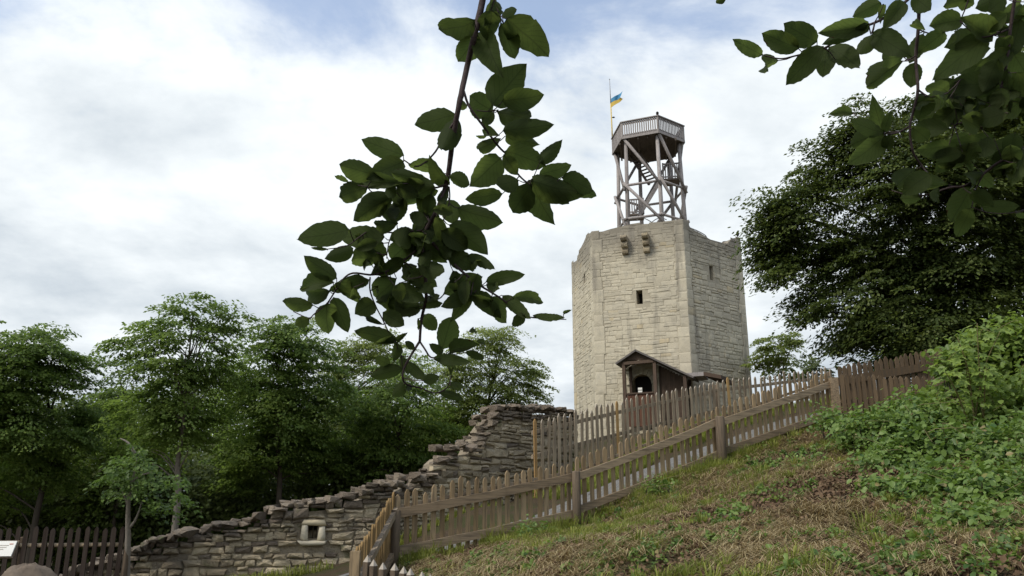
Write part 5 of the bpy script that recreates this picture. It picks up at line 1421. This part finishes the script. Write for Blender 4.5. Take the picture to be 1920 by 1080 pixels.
C_LEAVES = [
    (888, 40, 811, 78, 47), (895, 67, 861, 121, 40), (904, 60, 933, 133, 44), (940, 45, 964, 109, 34), (952, 37, 1017, 87, 53), (942, 29, 966, 18, 19), (926, 0, 905, 50, 29), (923, 22, 913, 72, 38), (928, 0, 941, 21, 7), (885, -12, 838, -6, 18),
    (924, 195, 975, 131, 55), (944, 189, 1015, 183, 38), (933, 209, 993, 222, 42), (923, 208, 878, 184, 46), (876, 198, 848, 193, 20), (925, 212, 903, 238, 19), (853, 216, 780, 231, 41), (856, 217, 829, 279, 35),
    (755, 291, 679, 261, 34), (755, 304, 703, 322, 38), (702, 327, 633, 310, 36), (823, 320, 764, 300, 25), (836, 344, 807, 304, 27), (811, 344, 735, 324, 30), (753, 344, 678, 340, 28), (689, 351, 621, 371, 34), (733, 369, 663, 408, 42), (704, 390, 755, 412, 30), (813, 353, 742, 380, 42), (651, 340, 622, 325, 9), (843, 331, 880, 346, 26), (840, 351, 831, 389, 18), (800, 415, 763, 402, 22), (842, 375, 853, 419, 36),
    (945, 245, 1023, 237, 34), (949, 255, 1013, 271, 26), (948, 284, 1020, 300, 42), (1013, 304, 1051, 267, 24), (945, 291, 971, 328, 22), (933, 253, 890, 249, 22), (937, 261, 882, 288, 22), (937, 297, 887, 347, 48), (940, 364, 873, 371, 31), (971, 338, 929, 351, 32), (995, 348, 955, 407, 43), (1013, 327, 1067, 315, 28), (1055, 333, 1118, 350, 35), (1071, 353, 1112, 363, 25), (998, 340, 1084, 367, 46), (993, 340, 1030, 414, 45), (1013, 333, 1060, 380, 37), (860, 391, 941, 417, 43),
    (654, 432, 563, 450, 41), (614, 467, 581, 467, 6), (630, 521, 571, 483, 30), (661, 466, 614, 486, 27), (721, 446, 652, 450, 40), (723, 477, 663, 443, 36), (717, 486, 652, 481, 35), (623, 529, 553, 536, 31), (617, 546, 543, 559, 33), (586, 572, 524, 569, 24), (579, 598, 554, 608, 21), (612, 571, 610, 612, 38), (626, 559, 648, 619, 30), (629, 532, 640, 546, 11), (694, 523, 641, 532, 25), (639, 532, 674, 568, 25), (701, 568, 666, 588, 32), (743, 523, 706, 559, 41), (782, 573, 706, 566, 45), (697, 514, 723, 494, 22), (772, 450, 734, 486, 41), (774, 432, 734, 448, 25), (719, 586, 757, 610, 27), (789, 579, 757, 590, 15), (740, 639, 670, 617, 28), (717, 608, 677, 589, 10),
    (844, 423, 915, 471, 42), (829, 434, 878, 466, 35), (840, 474, 882, 501, 34), (875, 479, 923, 500, 19), (784, 412, 820, 488, 45), (780, 457, 835, 488, 27), (784, 494, 841, 518, 30), (793, 514, 820, 537, 20), (833, 551, 903, 519, 33), (913, 528, 977, 513, 24), (916, 534, 957, 548, 21), (887, 550, 822, 574, 25), (887, 550, 935, 590, 29), (922, 559, 959, 608, 31), (942, 554, 987, 590, 21), (962, 557, 1033, 560, 22), (984, 590, 965, 608, 19), (1002, 592, 1064, 598, 13), (1057, 588, 1073, 581, 6), (818, 563, 787, 574, 24), (796, 590, 815, 617, 25), (829, 654, 847, 595, 38),
    (843, 658, 900, 647, 25), (873, 661, 914, 669, 14), (814, 671, 881, 680, 18), (818, 673, 864, 693, 12), (829, 664, 804, 645, 16), (746, 645, 736, 678, 18), (740, 641, 700, 643, 14), (744, 640, 756, 628, 10), (731, 684, 698, 669, 16), (754, 691, 696, 706, 24), (751, 669, 780, 708, 19), (766, 680, 795, 714, 19), (758, 721, 736, 743, 21), (768, 721, 764, 740, 12), (794, 714, 825, 706, 18), (823, 736, 868, 750, 14), (844, 723, 872, 723, 15), (777, 653, 761, 641, 12), (894, 640, 918, 642, 10), (883, 620, 907, 610, 10), (784, 598, 787, 622, 6), (846, 704, 845, 690, 9),
    (805, 410, 788, 452, 34), (800, 440, 768, 472, 36), (815, 455, 852, 484, 32), (765, 428, 742, 470, 34), (792, 392, 826, 432, 34), (760, 455, 800, 478, 30), (745, 540, 790, 560, 30), (780, 500, 745, 530, 34)]
rs = random.Random(70)
for i in range(44):
    x0, y0 = rs.gauss(785, 62), rs.uniform(330, 560); an = rs.uniform(0, 6.28); ln = rs.uniform(26, 52); C_LEAVES.append((x0, y0, x0 + math.cos(an) * ln, y0 + abs(math.sin(an)) * ln, ln * rs.uniform(.45, .6)))
branch('beech_branch', 'leafy beech branch hanging down against the sky left of the keep', 1.5, C_STEMS, C_LEAVES, 9)
R1_STEMS = [([(1716, -14), (1690, 10), (1650, 38), (1600, 58), (1560, 82), (1540, 92), (1490, 105), (1465, 110), (1440, 106), (1428, 102)], 6, 2), ([(1640, 42), (1637, 54), (1633, 64)], 3, 2), ([(1545, 90), (1556, 98), (1566, 112)], 2, 1.4)]
R1_LEAVES = [(1429, 102, 1382, 83, 23), (1458, 114, 1399, 126, 26), (1496, 91, 1430, 62, 36), (1531, 78, 1473, 53, 41), (1542, 88, 1471, 153, 36), (1627, 50, 1535, 62, 31), (1627, 45, 1543, 83, 22), (1550, 93, 1545, 133, 35), (1555, 88, 1608, 119, 37), (1635, 65, 1609, 101, 27), (1650, 5, 1603, 29, 27),
             (1636, 63, 1688, 89, 39), (1695, 4, 1664, 45, 28), (1657, 8, 1650, 26, 11), (1360, -6, 1342, 8, 12)]
branch('beech_branch', 'small beech sprig reaching left across the sky near the upper right', 1.45, R1_STEMS, R1_LEAVES, 19)
R2_STEMS = [([(1724, -20), (1722, 50), (1717, 110), (1721, 168), (1712, 210), (1706, 240), (1712, 285), (1728, 310), (1742, 328)], 7, 3), ([(1721, 168), (1735, 178), (1748, 182), (1778, 174)], 4, 2), ([(1716, 105), (1706, 111), (1697, 113)], 3, 2),
            ([(1706, 236), (1685, 248), (1662, 251), (1640, 240), (1622, 228)], 3.5, 1.8), ([(1722, 55), (1740, 62), (1752, 60)], 3, 2)]
R2_LEAVES = [(1691, 106, 1626, 116, 32), (1689, 116, 1630, 160, 37), (1716, 118, 1707, 164, 29), (1731, 65, 1710, 118, 28), (1733, 55, 1703, 37, 14), (1712, -6, 1748, 19, 31), (1598, 211, 1560, 211, 17), (1655, 247, 1586, 235, 28), (1655, 245, 1637, 206, 26), (1656, 247, 1591, 271, 38), (1659, 255, 1612, 300, 39), (1659, 255, 1673, 282, 21), (1659, 245, 1666, 214, 14),
             (1716, 317, 1672, 351, 29), (1743, 327, 1695, 356, 37), (1772, 60, 1733, 86, 28), (1722, 176, 1745, 215, 30), (1735, 182, 1722, 226, 34), (1775, 174, 1740, 200, 30), (1712, 240, 1740, 262, 26)]
branch('beech_branch', 'long bare-stemmed beech twig hanging straight down before the big beech', 1.5, R2_STEMS, R2_LEAVES, 29)
rs = random.Random(44)
R3_STEMS = [([(1905, -20), (1895, 50), (1887, 120), (1872, 185), (1866, 210)], 7, 3), ([(1890, 55), (1862, 66), (1835, 68), (1800, 40)], 4, 2), ([(1930, 276), (1880, 300), (1845, 325), (1810, 348), (1780, 352), (1730, 367), (1700, 365), (1672, 357)], 6, 2), ([(1822, 388), (1850, 398), (1890, 400), (1925, 392)], 2, 1.6),
            ([(1872, 185), (1835, 215), (1790, 235)], 4, 2), ([(1887, 120), (1840, 135), (1800, 150)], 3, 2), ([(1845, 325), (1832, 350), (1822, 388)], 3, 2)]
R3_LEAVES = [(1803, 37, 1742, 49, 43), (1817, -4, 1760, 10, 24), (1817, -6, 1803, 27, 27), (1858, 67, 1801, 33, 46), (1832, 61, 1748, 96, 40), (1848, 71, 1787, 116, 52), (1758, 164, 1776, 114, 28), (1870, 155, 1773, 163, 46), (1860, 122, 1789, 130, 36), (1824, 179, 1872, 132, 42), (1891, 51, 1864, 59, 24), (1885, 69, 1875, 112, 30), (1885, -4, 1850, 22, 38),
             (1777, 346, 1700, 348, 34), (1726, 370, 1680, 375, 20), (1760, 353, 1745, 387, 21), (1820, 353, 1784, 416, 48), (1821, 389, 1803, 430, 30), (1822, 363, 1858, 380, 30), (1842, 389, 1911, 387, 27), (1905, 400, 1925, 408, 12)]
for i in range(46):
    x0, y0 = rs.uniform(1745, 1925), rs.uniform(165, 335)
    if x0 < 1790 and y0 > 290: continue
    an = rs.gauss(math.pi * .75, .8); ln = rs.uniform(48, 74); R3_LEAVES.append((x0, y0, x0 + math.cos(an) * ln, y0 + math.sin(an) * ln * .75, rs.uniform(28, 42)))
for i in range(12):
    x0, y0 = rs.uniform(1870, 1940), rs.uniform(-10, 150); an = rs.gauss(math.pi * .7, .7); ln = rs.uniform(50, 75); R3_LEAVES.append((x0, y0, x0 + math.cos(an) * ln, y0 + math.sin(an) * ln, rs.uniform(30, 42)))
branch('beech_branch', 'heavy dark cluster of beech leaves hanging at the upper right corner', 1.6, R3_STEMS, R3_LEAVES, 39)
